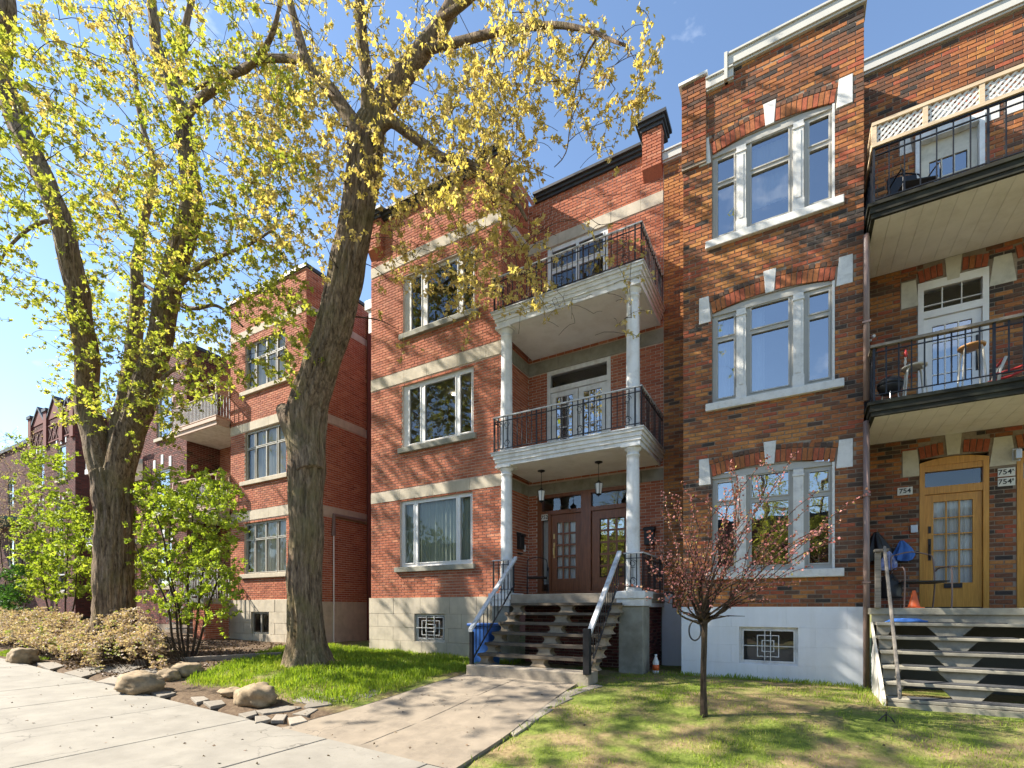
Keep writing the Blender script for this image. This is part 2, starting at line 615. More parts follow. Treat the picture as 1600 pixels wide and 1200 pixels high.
M['slab'] = plain('rough_stone_slab', (0.34, 0.285, 0.215), 0.92, 0.18, 8, bmp=1.0, fine=30, dirt=(0.22, 0.19, 0.15), dirt_amt=.6, dirt_scale=3)
M['lamp'] = emit_mat('lamp_glow', (1.0, 0.86, 0.62), 6.0)
M['bark'] = bark_mat('maple_bark', (0.095, 0.065, 0.044), (0.37, 0.275, 0.185), (0.22, 0.19, 0.085))
M['bark_dark'] = bark_mat('shrub_bark', (0.045, 0.032, 0.024), (0.14, 0.10, 0.07), (0.12, 0.10, 0.06))
M['leaf_gold'] = leaf_mat('leaf_gold', [(0, (0.40, 0.33, 0.10)), (0.45, (0.60, 0.47, 0.18)), (0.8, (0.72, 0.56, 0.28)), (1, (0.60, 0.41, 0.23))], .5)
M['leaf_lime'] = leaf_mat('leaf_lime', [(0, (0.14, 0.20, 0.035)), (0.5, (0.40, 0.42, 0.085)), (0.85, (0.56, 0.51, 0.14)), (1, (0.50, 0.36, 0.12))], .5)
M['leaf_shrub'] = leaf_mat('leaf_shrub', [(0, (0.13, 0.19, 0.025)), (0.6, (0.34, 0.42, 0.05)), (1, (0.52, 0.55, 0.11))], .45)
M['leaf_dark'] = leaf_mat('leaf_dark', [(0, (0.03, 0.08, 0.02)), (1, (0.10, 0.22, 0.04))], .3)
M['leaf_plum'] = leaf_mat('leaf_plum', [(0, (0.18, 0.05, 0.05)), (0.6, (0.42, 0.155, 0.145)), (0.9, (0.60, 0.33, 0.28)), (1, (0.42, 0.34, 0.10))], .3)
M['bloom_dry'] = leaf_mat('bloom_dry', [(0, (0.34, 0.235, 0.175)), (0.6, (0.55, 0.41, 0.32)), (0.88, (0.68, 0.55, 0.45)), (0.95, (0.42, 0.44, 0.12)), (1, (0.36, 0.42, 0.09))], .3)
M['grass'] = leaf_mat('grass_blades', [(0, (0.09, 0.15, 0.02)), (0.5, (0.25, 0.35, 0.035)), (0.85, (0.38, 0.44, 0.06)), (1, (0.50, 0.42, 0.18))], .4)
M['old_tread'] = plain('weathered_tread', (0.10, 0.078, 0.054), 0.9, 0.3, 7, bmp=.5, fine=40, dirt=(0.06, 0.048, 0.034), dirt_amt=.6, dirt_scale=5)  # weathered stone; the tree shade over these stairs is darkened into its colour
M['stair_stone'] = plain('stair_block_stone', (0.34, 0.27, 0.185), 0.9, 0.2, 6, bmp=.4, fine=40, dirt=(0.15, 0.115, 0.08), dirt_amt=.6, dirt_scale=5)
M['stair_cream'] = plain('worn_cream_paint', (0.33, 0.30, 0.23), 0.75, 0.12, 6, bmp=.2, dirt=(0.15, 0.135, 0.10), dirt_amt=.65, dirt_scale=5)
cracked(M['sidewalk'], (0.09, 0.08, 0.065))
cracked(M['path'], (0.07, 0.058, 0.045), 1.2)
M['stair_rail'] = plain('blackened_rail', (0.17, 0.15, 0.125), 0.8, 0.25, 9, bmp=.3, dirt=(0.035, 0.033, 0.032), dirt_amt=.85, dirt_scale=4)
# ------------------------------------------------------------------ building helpers
def view_size(p):
    f = -p[0] * S_ + p[1] * C_
    r = p[0] * C_ + p[1] * S_
    if f < 0.5: return 0, 0, 0
    return 774 / f, 800 + 774 * r / f, 950 - 774 * (p[2] - ZC) / f


_BRICK = {}


def brick_unit(mat, fr, L, H, tone):
    """one loose brick, shared between alike bricks of a wall direction"""
    k = (mat.name, tuple(fr.A), round(L, 4), round(H, 4), tone)
    if k not in _BRICK:
        P = Frame((0, 0, 0), fr.A, fr.N).p
        e = 0.0035
        mb = MB()
        back = [P(-L / 2, -.01, -H / 2), P(L / 2, -.01, -H / 2), P(L / 2, -.01, H / 2), P(-L / 2, -.01, H / 2)]
        mid = [P(-L / 2, .006, -H / 2), P(L / 2, .006, -H / 2), P(L / 2, .006, H / 2), P(-L / 2, .006, H / 2)]
        fro = [P(-L / 2 + e, .010, -H / 2 + e), P(L / 2 - e, .010, -H / 2 + e), P(L / 2 - e, .010, H / 2 - e), P(-L / 2 + e, .010, H / 2 - e)]
        mb.v = back + mid + fro
        mb.face((8, 9, 10, 11), tone)
        for b0 in (0, 4):
            for i in range(4):
                j = (i + 1) % 4
                mb.face((b0 + i, b0 + j, b0 + 4 + j, b0 + 4 + i), tone)
        _BRICK[k] = mb.mesh("brick", mat)
    return _BRICK[k]


def tone_red(a, z, r):
    return min(1, max(0, 0.55 + 0.20 * r.gauss(0, 1)))


def tone_orange(a, z, r):
    n = noise.noise(Vector((a * 0.75 + z * .55, z * 1.35 - a * .2, 3.7)))
    n2 = noise.noise(Vector((a * 2.2, z * 4.0, 9.1)))
    t = 0.50 + 0.44 * n + 0.26 * n2 + 0.17 * r.gauss(0, 1)
    if r.random() < 0.10: t = 1.0
    elif r.random() < 0.10: t -= 0.45
    return min(1.0, max(0.0, t)) if t == 1.0 else min(0.9, max(0.0, t))


def tone_wine(a, z, r):
    return min(1, max(0, 0.5 + 0.25 * r.gauss(0, 1)))


def wall_sheet(fr, a0, a1, z0, z1, holes, name, mat, parent, depth=0.14):
    """the bedding behind the bricks, open where windows and doors are, with reveals"""
    A = sorted({a0, a1, *[h[0] for h in holes], *[h[1] for h in holes]})
    Z = sorted({z0, z1, *[h[2] for h in holes], *[h[3] for h in holes]})
    A = [a for a in A if a0 <= a <= a1]
    Z = [z for z in Z if z0 <= z <= z1]
    mb = MB()
    for i in range(len(A) - 1):
        for j in range(len(Z) - 1):
            ca, cz = (A[i] + A[i + 1]) / 2, (Z[j] + Z[j + 1]) / 2
            if any(h[0] < ca < h[1] and h[2] < cz < h[3] for h in holes):
                continue
            mb.quad(fr.p(A[i], 0, Z[j]), fr.p(A[i + 1], 0, Z[j]), fr.p(A[i + 1], 0, Z[j + 1]), fr.p(A[i], 0, Z[j + 1]))
    for h in holes:
        x0, x1, y0, y1 = h[:4]
        for (p, q) in (((x0, y0), (x1, y0)), ((x1, y0), (x1, y1)), ((x1, y1), (x0, y1)), ((x0, y1), (x0, y0))):
            mb.quad(fr.p(p[0], 0, p[1]), fr.p(q[0], 0, q[1]), fr.p(q[0], -depth, q[1]), fr.p(p[0], -depth, p[1]))
    return mb.build(name, mat, parent)


def lay_bricks(fr, a0, a1, z0, z1, holes, curves, parent, mat, tone, course, L, joint, single, seed, store):
    """bricks in running bond; store collects (size, ...) so that the largest become loose bricks"""
    r = random.Random(seed)
    H = course - joint
    nrow = int(round((z1 - z0) / course))
    for k in range(nrow):
        zb = z0 + k * course
        zt = min(zb + H, z1)
        zm = (zb + zt) / 2
        cuts = [(h[0], h[1]) for h in holes if h[2] < zm < h[3]]
        for c in curves:
            iv = c(zm)
            if iv: cuts.append(iv)
        a = a0 - (L / 2 if k % 2 else 0)
        while a < a1 - 0.02:
            segs = [(max(a, a0), min(a + L - joint, a1))]
            for c in cuts:
                out = []
                for s in segs:
                    if s[1] <= c[0] or s[0] >= c[1]:
                        out.append(s)
                    else:
                        if s[0] < c[0]: out.append((s[0], c[0] - .004))
                        if s[1] > c[1]: out.append((c[1] + .004, s[1]))
                segs = out
            for s in segs:
                if s[1] - s[0] > 0.03:
                    t = tone((s[0] + s[1]) / 2, zm, r)
                    full = abs(s[1] - s[0] - (L - joint)) < 1e-4 and abs(zt - zb - H) < 1e-4
                    store.append((fr, s[0], s[1], zb, zt, t, full, parent, mat, L - joint, H))
            a += L


def set_bricks(store, n_single, seed=1):
    r = random.Random(seed)
    cand = []
    for i, b in enumerate(store):
        if not b[6]: continue
        p = b[0].p((b[1] + b[2]) / 2, 0, (b[3] + b[4]) / 2)
        s, u, v = view_size(p)
        if 0 < u < 1600 and 0 < v < 1200:
            d0 = view_size(b[0].p(b[1], 0, b[3]))
            d1 = view_size(b[0].p(b[2], 0, b[4]))
            cand.append((abs(d1[1] - d0[1]) * s, i))
    cand.sort(reverse=True)
    loose = {i for _, i in cand[:n_single]}
    rest = {}
    for i, (fr, s0, s1, zb, zt, t, full, parent, mat, L, H) in enumerate(store):
        j = r.uniform(-.002, .003)
        if i in loose:
            q = round(t * 12) / 12
            o = bpy.data.objects.new("brick", brick_unit(mat, fr, L, H, q))
            o.location = fr.p((s0 + s1) / 2, j, (zb + zt) / 2)
            link(o, parent)
        else:
            mb = rest.setdefault((parent.name, mat.name), (MB(), parent, mat))[0]
            P = fr.p
            e, n0 = .0035, len(mb.v)
            w0, w1 = r.uniform(-.0015, .0015), r.uniform(-.0015, .0015)
            mb.v += [P(s0, -.01, zb), P(s1, -.01, zb), P(s1, -.01, zt), P(s0, -.01, zt),
                     P(s0 + e, .010 + j + w0, zb + e), P(s1 - e, .010 + j + w1, zb + e), P(s1 - e, .010 + j + w1, zt - e), P(s0 + e, .010 + j + w0, zt - e)]
            mb.face((n0 + 4, n0 + 5, n0 + 6, n0 + 7), t)
            for a in range(4):
                b = (a + 1) % 4
                mb.face((n0 + a, n0 + b, n0 + 4 + b, n0 + 4 + a), t)
    for mb, parent, mat in rest.values():
        o = mb.build("brickwork", mat, parent)
        o['kind'] = 'stuff'


def curtain(fr, parent, mat, a0, a1, z0, z1, n, folds=9, amp=.025, gap=None):
    mb = MB()
    k = folds * 6
    prev = None
    for i in range(k + 1):
        a = a0 + (a1 - a0) * i / k
        d = n + amp * math.sin(i * 2 * math.pi / 6 + 1.1 * math.sin(i * .31)) * (0.7 + .3 * math.sin(i * .9))
        cur = (fr.p(a, d, z0), fr.p(a, d * .98, z1))
        if prev:
            mb.quad(prev[0], cur[0], cur[1], prev[1])
        prev = cur
    return mb.build("curtain", mat, parent, smooth=True)


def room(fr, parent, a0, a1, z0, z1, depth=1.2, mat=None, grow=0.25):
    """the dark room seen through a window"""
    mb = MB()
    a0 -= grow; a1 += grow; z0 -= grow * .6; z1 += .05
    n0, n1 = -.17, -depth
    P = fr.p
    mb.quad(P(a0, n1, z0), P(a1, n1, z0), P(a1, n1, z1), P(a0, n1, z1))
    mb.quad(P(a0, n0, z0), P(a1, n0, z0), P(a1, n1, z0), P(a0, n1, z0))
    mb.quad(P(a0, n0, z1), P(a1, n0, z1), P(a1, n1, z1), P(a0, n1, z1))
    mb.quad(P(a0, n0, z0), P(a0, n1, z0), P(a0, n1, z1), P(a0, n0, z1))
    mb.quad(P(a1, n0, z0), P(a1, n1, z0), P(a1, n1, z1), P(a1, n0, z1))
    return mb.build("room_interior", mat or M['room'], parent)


def window(fr, house, a0, a1, z0, z1, cols, fmat, gmat, out=.07, rim=.07, bars=(), inner=None, depth=1.2, n=-.06, rmat=None, label=None, arch=0.0):
    """cols: list of (a_start, a_end, [(z_start, z_end) ...]) glass lights; the frame fills the rest"""
    mb = MB()
    nb, nf = n - .05, n
    A = sorted({a0, a1, *[c[0] for c in cols], *[c[1] for c in cols]})
    # stiles and rails as solid bars
    edges = [a0] + [x for c in cols for x in (c[0], c[1])] + [a1]
    for i in range(0, len(edges), 2):
        if edges[i + 1] - edges[i] > .003:
            mb.fbox(fr, edges[i], edges[i + 1], nb, nf, z0, z1)
    for c in cols:
        zz = [z0] + [x for l in c[2] for x in l] + [z1]
        for i in range(0, len(zz), 2):
            if zz[i + 1] - zz[i] > .003:
                mb.fbox(fr, c[0], c[1], nb + .004, nf - .004, zz[i], zz[i + 1])
    for b in bars:                                   # glazing bars (a0,a1,z0,z1)
        mb.fbox(fr, b[0], b[1], nb + .012, nf - .012, b[2], b[3])
    # raised sash bead round every light
    for c in cols:
        for l in c[2]:
            w = .022
            for q in ((c[0] - w, c[1] + w, l[0] - w, l[0]), (c[0] - w, c[1] + w, l[1], l[1] + w), (c[0] - w, c[0], l[0], l[1]), (c[1], c[1] + w, l[0], l[1])):
                mb.fbox(fr, q[0], q[1], nf - .01, nf + .014, q[2], q[3])
    w = mb.build("window", fmat, house)
    if label: w['label'] = label
    for c in cols:
        for l in c[2]:
            g = MB().quad(fr.p(c[0], nf - .025, l[0]), fr.p(c[1], nf - .025, l[0]), fr.p(c[1], nf - .025, l[1]), fr.p(c[0], nf - .025, l[1]))
            g.build("pane", gmat, w)
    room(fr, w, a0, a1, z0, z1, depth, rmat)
    if inner: inner(w)
    return w


def railing(parent, p0, p1, z0, z1, mat_bar, mat_top, spacing=.115, bar_r=.008, top=(.05, .025), scroll=(), name_bar="baluster", low=.07, sub=True):
    """iron railing from p0 to p1 (x, y pairs): top rail, two flat bars, balusters one by one"""
    p0, p1 = Vector((*p0, 0)), Vector((*p1, 0))
    d = p1 - p0
    L = d.length
    d.normalize()
    ang = math.atan2(d.y, d.x)
    mid = (p0 + p1) / 2
    rail = MB()
    nrm = Vector((-d.y, d.x, 0))

    def beam(mb, q0, q1, w, za, zb):
        mb.hexa([(*(q0 - nrm * w).xy, za), (*(q1 - nrm * w).xy, za), (*(q1 + nrm * w).xy, za), (*(q0 + nrm * w).xy, za),
                 (*(q0 - nrm * w).xy, zb), (*(q1 - nrm * w).xy, zb), (*(q1 + nrm * w).xy, zb), (*(q0 + nrm * w).xy, zb)])
    beam(rail, p0 - d * top[0] * .5, p1 + d * top[0] * .5, top[0] / 2, z1 - top[1], z1)
    r = rail.build("handrail", mat_top, parent)
    fl = MB()
    beam(fl, p0, p1, .012, z0 + low, z0 + low + .014)
    beam(fl, p0, p1, .012, z1 - .12, z1 - .106)
    fl.build("rail_bar", mat_bar, parent)
    n = max(2, int(round(L / spacing)))
    for i in range(n + 1):
        q = p0 + d * (L * i / n)
        thick = bar_r * (1.7 if i % max(4, n // 3) == 0 else 1)
        zz0 = z0 if i % max(4, n // 3) == 0 else z0 + low
        piece(name_bar, parent, mat_bar, (q.x, q.y, (zz0 + z1 - .02) / 2), (thick * 2, thick * 2, z1 - .02 - zz0), (0, 0, ang))
    for s in scroll:                                   # scrolled panel at fraction s
        q = p0 + d * (L * s)
        mb = MB()
        h0, h1 = z0 + low + .02, z1 - .13
        for sg in (0, 1):
            c = (h0 + .085) if sg == 0 else (h1 - .085)
            pts = []
            for k in range(19):
                th = k / 18 * 2 * math.pi * 1.25
                rr = .075 * (1 - .55 * k / 18)
                pts.append(q + d * (rr * math.cos(th)) + Vector((0, 0, c + rr * math.sin(th))))
            mb.tube(pts, .006, 5)
        m0, m1 = h0 + .16, h1 - .16
        mb.tube([q + Vector((0, 0, m0)), q + Vector((0, 0, m1))], .006, 5)
        mb.tube([q - d * .04 + Vector((0, 0, m0)), q + d * .04 + Vector((0, 0, m0))], .006, 5)
        mb.tube([q - d * .04 + Vector((0, 0, m1)), q + d * .04 + Vector((0, 0, m1))], .006, 5)
        mb.build("scroll", mat_bar, parent, smooth=True)


def text(body, name, parent, mat, loc, size, rot):
    cu = bpy.data.curves.new(name, 'FONT')
    cu.body = body
    cu.size = size
    cu.extrude = .002
    cu.align_x = 'CENTER'
    cu.align_y = 'CENTER'
    cu.offset = size * .012
    tmp = bpy.data.objects.new(name, cu)
    COL.objects.link(tmp)
    dg = bpy.context.evaluated_depsgraph_get()
    me = bpy.data.meshes.new_from_object(tmp.evaluated_get(dg))
    bpy.data.objects.remove(tmp)
    me.materials.clear()
    me.materials.append(mat)
    o = bpy.data.objects.new(name, me)
    o.location = loc
    o.rotation_euler = rot
    return link(o, parent)


def french_door(fr, house, a0, a1, z0, z1, fmat, gmat, cols, rows, name="door", stile=.11, bottom=.25, top=.11, n=-.07, inner=None, handle=None, bar_w=.022):
    """a glazed door leaf with glazing bars; every pane its own"""
    mb = MB()
    nb, nf = n - .045, n
    g0, g1, h0, h1 = a0 + stile, a1 - stile, z0 + bottom, z1 - top
    for q in ((a0, g0, z0, z1), (g1, a1, z0, z1), (g0, g1, z0, h0), (g0, g1, h1, z1)):
        mb.fbox(fr, q[0], q[1], nb, nf, q[2], q[3])
    da, dz = (g1 - g0) / cols, (h1 - h0) / rows
    for i in range(1, cols):
        mb.fbox(fr, g0 + da * i - bar_w / 2, g0 + da * i + bar_w / 2, nb + .01, nf - .008, h0, h1)
    for j in range(1, rows):
        mb.fbox(fr, g0, g1, nb + .012, nf - .010, h0 + dz * j - bar_w / 2, h0 + dz * j + bar_w / 2)
    d = mb.build(name, fmat, house)
    for i in range(cols):
        for j in range(rows):
            p = MB()
            x0, x1, y0, y1 = g0 + da * i + bar_w / 2, g0 + da * (i + 1) - bar_w / 2, h0 + dz * j + bar_w / 2, h0 + dz * (j + 1) - bar_w / 2
            p.quad(fr.p(x0, nf - .025, y0), fr.p(x1, nf - .025, y0), fr.p(x1, nf - .025, y1), fr.p(x0, nf - .025, y1))
            p.build("pane", gmat, d)
    if inner: inner(d, g0, g1, h0, h1)
    if handle:
        hx, hm = handle
        mb = MB()
        mb.fbox(fr, hx - .02, hx + .02, nf, nf + .012, z0 + .82, z0 + 1.2)
        mb.tube([fr.p(hx, nf + .01, z0 + .86), fr.p(hx, nf + .06, z0 + .9), fr.p(hx, nf + .06, z0 + 1.06), fr.p(hx, nf + .01, z0 + 1.1)], .01, 6)
        mb.fbox(fr, hx - .018, hx + .018, nf, nf + .015, z0 + 1.3, z0 + 1.42)
        mb.build("handle", hm, d)
    return d


def arch_curve(c, half, z_side, rise):
    def f(z):
        t = (z - z_side) / rise
        if t >= 1: return None
        h = half if t <= 0 else half * math.sqrt(1 - t)
        return (c - h, c + h)
    return f
# ------------------------------------------------------------------ the ground
def path_x(y):
    t = (y - 4.27) / (7.66 - 4.27)
    return -6.05 + .62 * t, -3.18


def ground_sheet():
    xs = np.concatenate([np.array([-600, -300, -150, -80, -60]), np.arange(-45, 16.01, .3), np.array([25, 60, 150, 300, 600])])
    ys = np.concatenate([np.array([-600, -200, -60, -20, -8, 0, 1.0]), np.arange(1.6, 12.01, .2), np.array([14, 20, 40, 100, 300, 600])])
    v = []
    for y in ys:
        for x in xs:
            z = gz(x, y) if y >= 4.2 else walk_z(x) - .22
            if y >= 4.2:
                z += 0.018 * noise.noise(Vector((x * 2.2, y * 2.2, 0))) + .012 * noise.noise(Vector((x * 7, y * 7, 2)))
                if y < 4.5: z -= .03
                l_, r_ = path_x(min(max(y, 4.27), 7.72))
                if l_ - .05 < x < r_ + .05 and y < 8: z -= .05
            v.append((x, y, z))
    nx = len(xs)
    f = [(j * nx + i, j * nx + i + 1, (j + 1) * nx + i + 1, (j + 1) * nx + i) for j in range(len(ys) - 1) for i in range(nx - 1)]
    me = bpy.data.meshes.new("ground")
    me.from_pydata(v, [], f)
    me.polygons.foreach_set("use_smooth", [True] * len(f))
    m, nt, b, out = new_mat("earth_and_turf")
    g = nt.nodes.new("ShaderNodeNewGeometry")
    sep = nt.nodes.new("ShaderNodeSeparateXYZ")
    nt.links.new(g.outputs['Position'], sep.inputs[0])
    n1 = noise_node(nt, 1.3, 6, rough=.62)
    n2 = noise_node(nt, 14, 6, rough=.7)
    soil = ramp(nt, n2.outputs['Fac'], [(.3, (.075, .048, .03)), (.7, (.21, .15, .095))]).outputs[0]
    turf = ramp(nt, n2.outputs['Fac'], [(.3, (.085, .12, .022)), (.7, (.22, .26, .05))]).outputs[0]
    dry = ramp(nt, n2.outputs['Fac'], [(.3, (.20, .14, .065)), (.7, (.36, .275, .14))]).outputs[0]
    f1 = ramp(nt, n1.outputs['Fac'], [(.43, (0, 0, 0)), (.59, (1, 1, 1))]).outputs[0]
    lawn = mix(nt, 'MIX', f1, turf, dry)
    # planted bed on the left, lawns on the right
    mr = nt.nodes.new("ShaderNodeMapRange")
    mr.inputs['From Min'].default_value = -7.9
    mr.inputs['From Max'].default_value = -7.5
    ma = nt.nodes.new("ShaderNodeMath")
    ma.operation = 'MULTIPLY_ADD'
    ma.inputs[1].default_value = .53
    nt.links.new(sep.outputs['Y'], ma.inputs[0])
    nt.links.new(sep.outputs['X'], ma.inputs[2])
    nt.links.new(ma.outputs[0], mr.inputs['Value'])
    def ramp_range(sock, lo, hi):
        q = nt.nodes.new("ShaderNodeMapRange")
        q.inputs['From Min'].default_value = lo
        q.inputs['From Max'].default_value = hi
        nt.links.new(sock, q.inputs['Value'])
        return q.outputs[0]

    def math2(op, a_, b_):
        q = nt.nodes.new("ShaderNodeMath")
        q.operation = op
        nt.links.new(a_, q.inputs[0])
        nt.links.new(b_, q.inputs[1])
        return q.outputs[0]
    # bare soil where the flagstones edge the left lawn
    bare = math2('MAXIMUM', ramp_range(sep.outputs['Y'], 5.05, 5.5), ramp_range(sep.outputs['X'], -4.6, -4.2))
    c = mix(nt, 'MIX', math2('MULTIPLY', mr.outputs[0], bare), soil, lawn)
    nt.links.new(c, b.inputs['Base Color'])
    b.inputs['Roughness'].default_value = .95
    b.inputs['Specular IOR Level'].default_value = .15
    bump(nt, b, n2.outputs['Fac'], .9, .03)
    me.materials.append(m)
    o = bpy.data.objects.new("ground", me)
    link(o)
    o['kind'] = 'structure'
    return o


ground_sheet()

# the road below the picture, the kerb and the sidewalk with its slabs
mb = MB()
xs = [-600, -200, -60, -45] + [i * 3.0 for i in range(-14, 7)] + [60, 200, 600]
for x0, x1 in zip(xs, xs[1:]):
    mb.quad((x0, -7.6, walk_z(x0) - .17), (x1, -7.6, walk_z(x1) - .17), (x1, 1.70, walk_z(x1) - .17), (x0, 1.70, walk_z(x0) - .17))
road = mb.build("road", M['asphalt']); road['kind'] = 'structure'
sw = thing("sidewalk", None, None, (-8, 3, 0), kind='structure')
mb = MB()
for x0, x1 in zip(xs, xs[1:]):
    mb.hexa([(x0, 1.55, walk_z(x0) - .3), (x1, 1.55, walk_z(x1) - .3), (x1, 1.70, walk_z(x1) - .3), (x0, 1.70, walk_z(x0) - .3),
             (x0, 1.57, walk_z(x0) - .01), (x1, 1.57, walk_z(x1) - .01), (x1, 1.70, walk_z(x1) - .01), (x0, 1.70, walk_z(x0) - .01)])
mb.build("kerb", M['sidewalk'], sw)
x = -44.0
r = random.Random(3)
while x < 14:
    w = 1.62
    d = r.uniform(-.003, .004)
    g = .008
    mb = MB().hexa([(x + g, 1.71, walk_z(x) - .12), (x + w - g, 1.71, walk_z(x + w) - .12), (x + w - g, 4.25, walk_z(x + w) - .12), (x + g, 4.25, walk_z(x) - .12),
                    (x + g, 1.71, walk_z(x) + d), (x + w - g, 1.71, walk_z(x + w) + d), (x + w - g, 4.25 + r.uniform(-.012, .012), walk_z(x + w) + d), (x + g, 4.25 + r.uniform(-.012, .012), walk_z(x) + d)])
    mb.build("slab", M['sidewalk'], sw, bevel=.008)
    x += w

# concrete path to the front stairs
pth = thing("path", None, None, (-4.4, 6, 0.1), kind='structure')


ysl = [4.27, 5.28, 6.48, 7.72]
for j in range(3):
    y0, y1 = ysl[j], ysl[j + 1]
    l0, r0 = path_x(y0); l1, r1 = path_x(y1)
    for k in range(2):
        f0, f1 = k / 2, (k + 1) / 2
        c = [(l0 + (r0 - l0) * f0, y0), (l0 + (r0 - l0) * f1, y0), (l1 + (r1 - l1) * f1, y1), (l1 + (r1 - l1) * f0, y1)]
        cx, cy = sum(p[0] for p in c) / 4, sum(p[1] for p in c) / 4
        c = [(cx + (p[0] - cx) * .992, cy + (p[1] - cy) * .99) for p in c]
        # subdivided top so that the slab follows the slope
        mb = MB()
        n = 6
        grid = []
        for b in range(n + 1):
            for a in range(n + 1):
                s, t = a / n, b / n
                px = (c[0][0] * (1 - s) + c[1][0] * s) * (1 - t) + (c[3][0] * (1 - s) + c[2][0] * s) * t
                py = (c[0][1] * (1 - s) + c[1][1] * s) * (1 - t) + (c[3][1] * (1 - s) + c[2][1] * s) * t
                grid.append((px, py, gz(px, py) + .018 - .03 * max(0, 1 - (py - 4.27) / .5)))
        mb.v = grid + [(q[0], q[1], q[2] - .12) for q in grid]
        N = n + 1
        for b in range(n):
            for a in range(n):
                i = b * N + a
                mb.face((i, i + 1, i + 1 + N, i + N))
        ring = [a for a in range(N)] + [b * N + n for b in range(1, N)] + [n * N + a for a in range(n - 1, -1, -1)] + [b * N for b in range(n - 1, 0, -1)]
        for a, b in zip(ring, ring[1:] + ring[:1]):
            mb.face((a, b, b + N * N, a + N * N))
        mb.build("slab", M['path'], pth, bevel=.006)

# irregular flagstones along path and lawn
flags = thing("flagstone_path", None, None, (-7, 5, 0.1), kind='structure')
FL = [[(461, 1095), (496, 1080), (503, 1086), (481, 1099)], [(497, 1090), (520, 1086), (540, 1090), (517, 1095)], [(520, 1097), (550, 1087), (560, 1091), (550, 1097)],
      [(540, 1086), (560, 1079), (570, 1081), (550, 1089)], [(560, 1087), (582, 1079), (596, 1082), (575, 1091)], [(477, 1106), (487, 1096), (512, 1097), (515, 1102), (482, 1107)],
      [(460, 1117), (482, 1109), (495, 1110), (480, 1119)], [(405, 1112), (445, 1105), (467, 1107), (450, 1112), (415, 1116)], [(425, 1127), (432, 1119), (447, 1119), (442, 1127)],
      [(579, 1075), (600, 1069), (615, 1072), (592, 1079)], [(452, 1124), (470, 1121), (478, 1128), (455, 1133)], [(400, 1121), (415, 1120), (422, 1125), (400, 1130)],
      [(320, 1098), (345, 1096), (350, 1101), (330, 1105)], [(375, 1117), (398, 1112), (400, 1117), (385, 1122)], [(300, 1091), (318, 1090), (325, 1094), (308, 1098)],
      [(105, 1052), (135, 1044), (160, 1049), (128, 1058)], [(138, 1045), (175, 1040), (225, 1041), (190, 1052), (165, 1050)], [(155, 1066), (185, 1055), (205, 1058), (190, 1070)],
      [(205, 1050), (250, 1043), (275, 1044), (245, 1053)], [(228, 1080), (250, 1079), (272, 1084), (250, 1089)], [(60, 1037), (85, 1036), (98, 1041), (78, 1046)],
      [(852, 1098), (880, 1089), (893, 1092), (868, 1104)], [(868, 1086), (900, 1077), (915, 1080), (885, 1090)], [(815, 1122), (848, 1108), (862, 1110), (835, 1127)], [(905, 1078), (930, 1070), (940, 1073), (918, 1080)],
      [(788, 1140), (812, 1126), (830, 1130), (805, 1147)], [(835, 1108), (850, 1100), (860, 1104), (848, 1108)]]
for i, pl in enumerate(FL):
    q = [gpt(u, v) for u, v in pl]
    c = sum(q, Vector()) / len(q)
    poly = []
    for a, b in zip(q, q[1:] + q[:1]):
        for t in (0, .33, .66):
            p = a.lerp(b, t)
            p = c + (p - c) * (1.16 + .06 * noise.noise(p * 6))
            poly.append(Vector((p.x, p.y, gz(p.x, p.y) - .03)))
    MB().prism(poly, (0, 0, (.046 if i < 21 else .036) + r.uniform(0, .010)), r.random()).build("flagstone", M['flag'], flags, bevel=.008)


# boulders, each its own
def boulder(u, v, w, h, label, d=None):
    p = gpt(u, v)
    dist = math.hypot(p.x, p.y)
    sx = w / 774 * dist * .5
    sz = h / 774 * dist
    mb = MB()
    seg, rings = 30, 18
    for j in range(rings + 1):
        th = math.pi * j / rings
        for k in range(seg):
            ph = 2 * math.pi * k / seg
            q = Vector((math.sin(th) * math.cos(ph), math.sin(th) * math.sin(ph), math.cos(th)))
            cell = noise.cell_vector(q * 1.6 + Vector((u, v, 3)))
            f = 1 + .30 * noise.noise(q * 1.5 + Vector((u * .37, v * .41, 0))) + .14 * noise.noise(q * 4 + Vector((v, u, 1)) * .3) + .06 * cell.x
            f *= 1 / max(abs(q.x), abs(q.y), abs(q.z)) ** .35
            s = q * f
            mb.v.append((p.x + s.x * sx, p.y + s.y * sx * .75, p.z + sz * .38 + s.z * sz * .58))
    for j in range(rings):
        for k in range(seg):
            m = (k + 1) % seg
            mb.face((j * seg + k, j * seg + m, (j + 1) * seg + m, (j + 1) * seg + k))
    o = mb.build("boulder", M['rock'], smooth=True)
    return tag(o, label, "boulder", "boulders along the sidewalk edge")


boulder(219, 1080, 58, 24, "largest flat-topped brown boulder sitting alone at the sidewalk edge")
boulder(400, 1100, 56, 28, "rounded brown boulder at the corner of the green grass patch")
boulder(37, 1034, 32, 16, "small grey boulder beside bright moss at the far end of the bed")
boulder(289, 1054, 46, 16, "pale low boulder half sunk where grass meets the timber edging")
boulder(264, 1062, 26, 14, "smallest pale stone resting between the two larger boulders")
boulder(362, 1087, 34, 11, "flat pale stone lying on the grass slope")

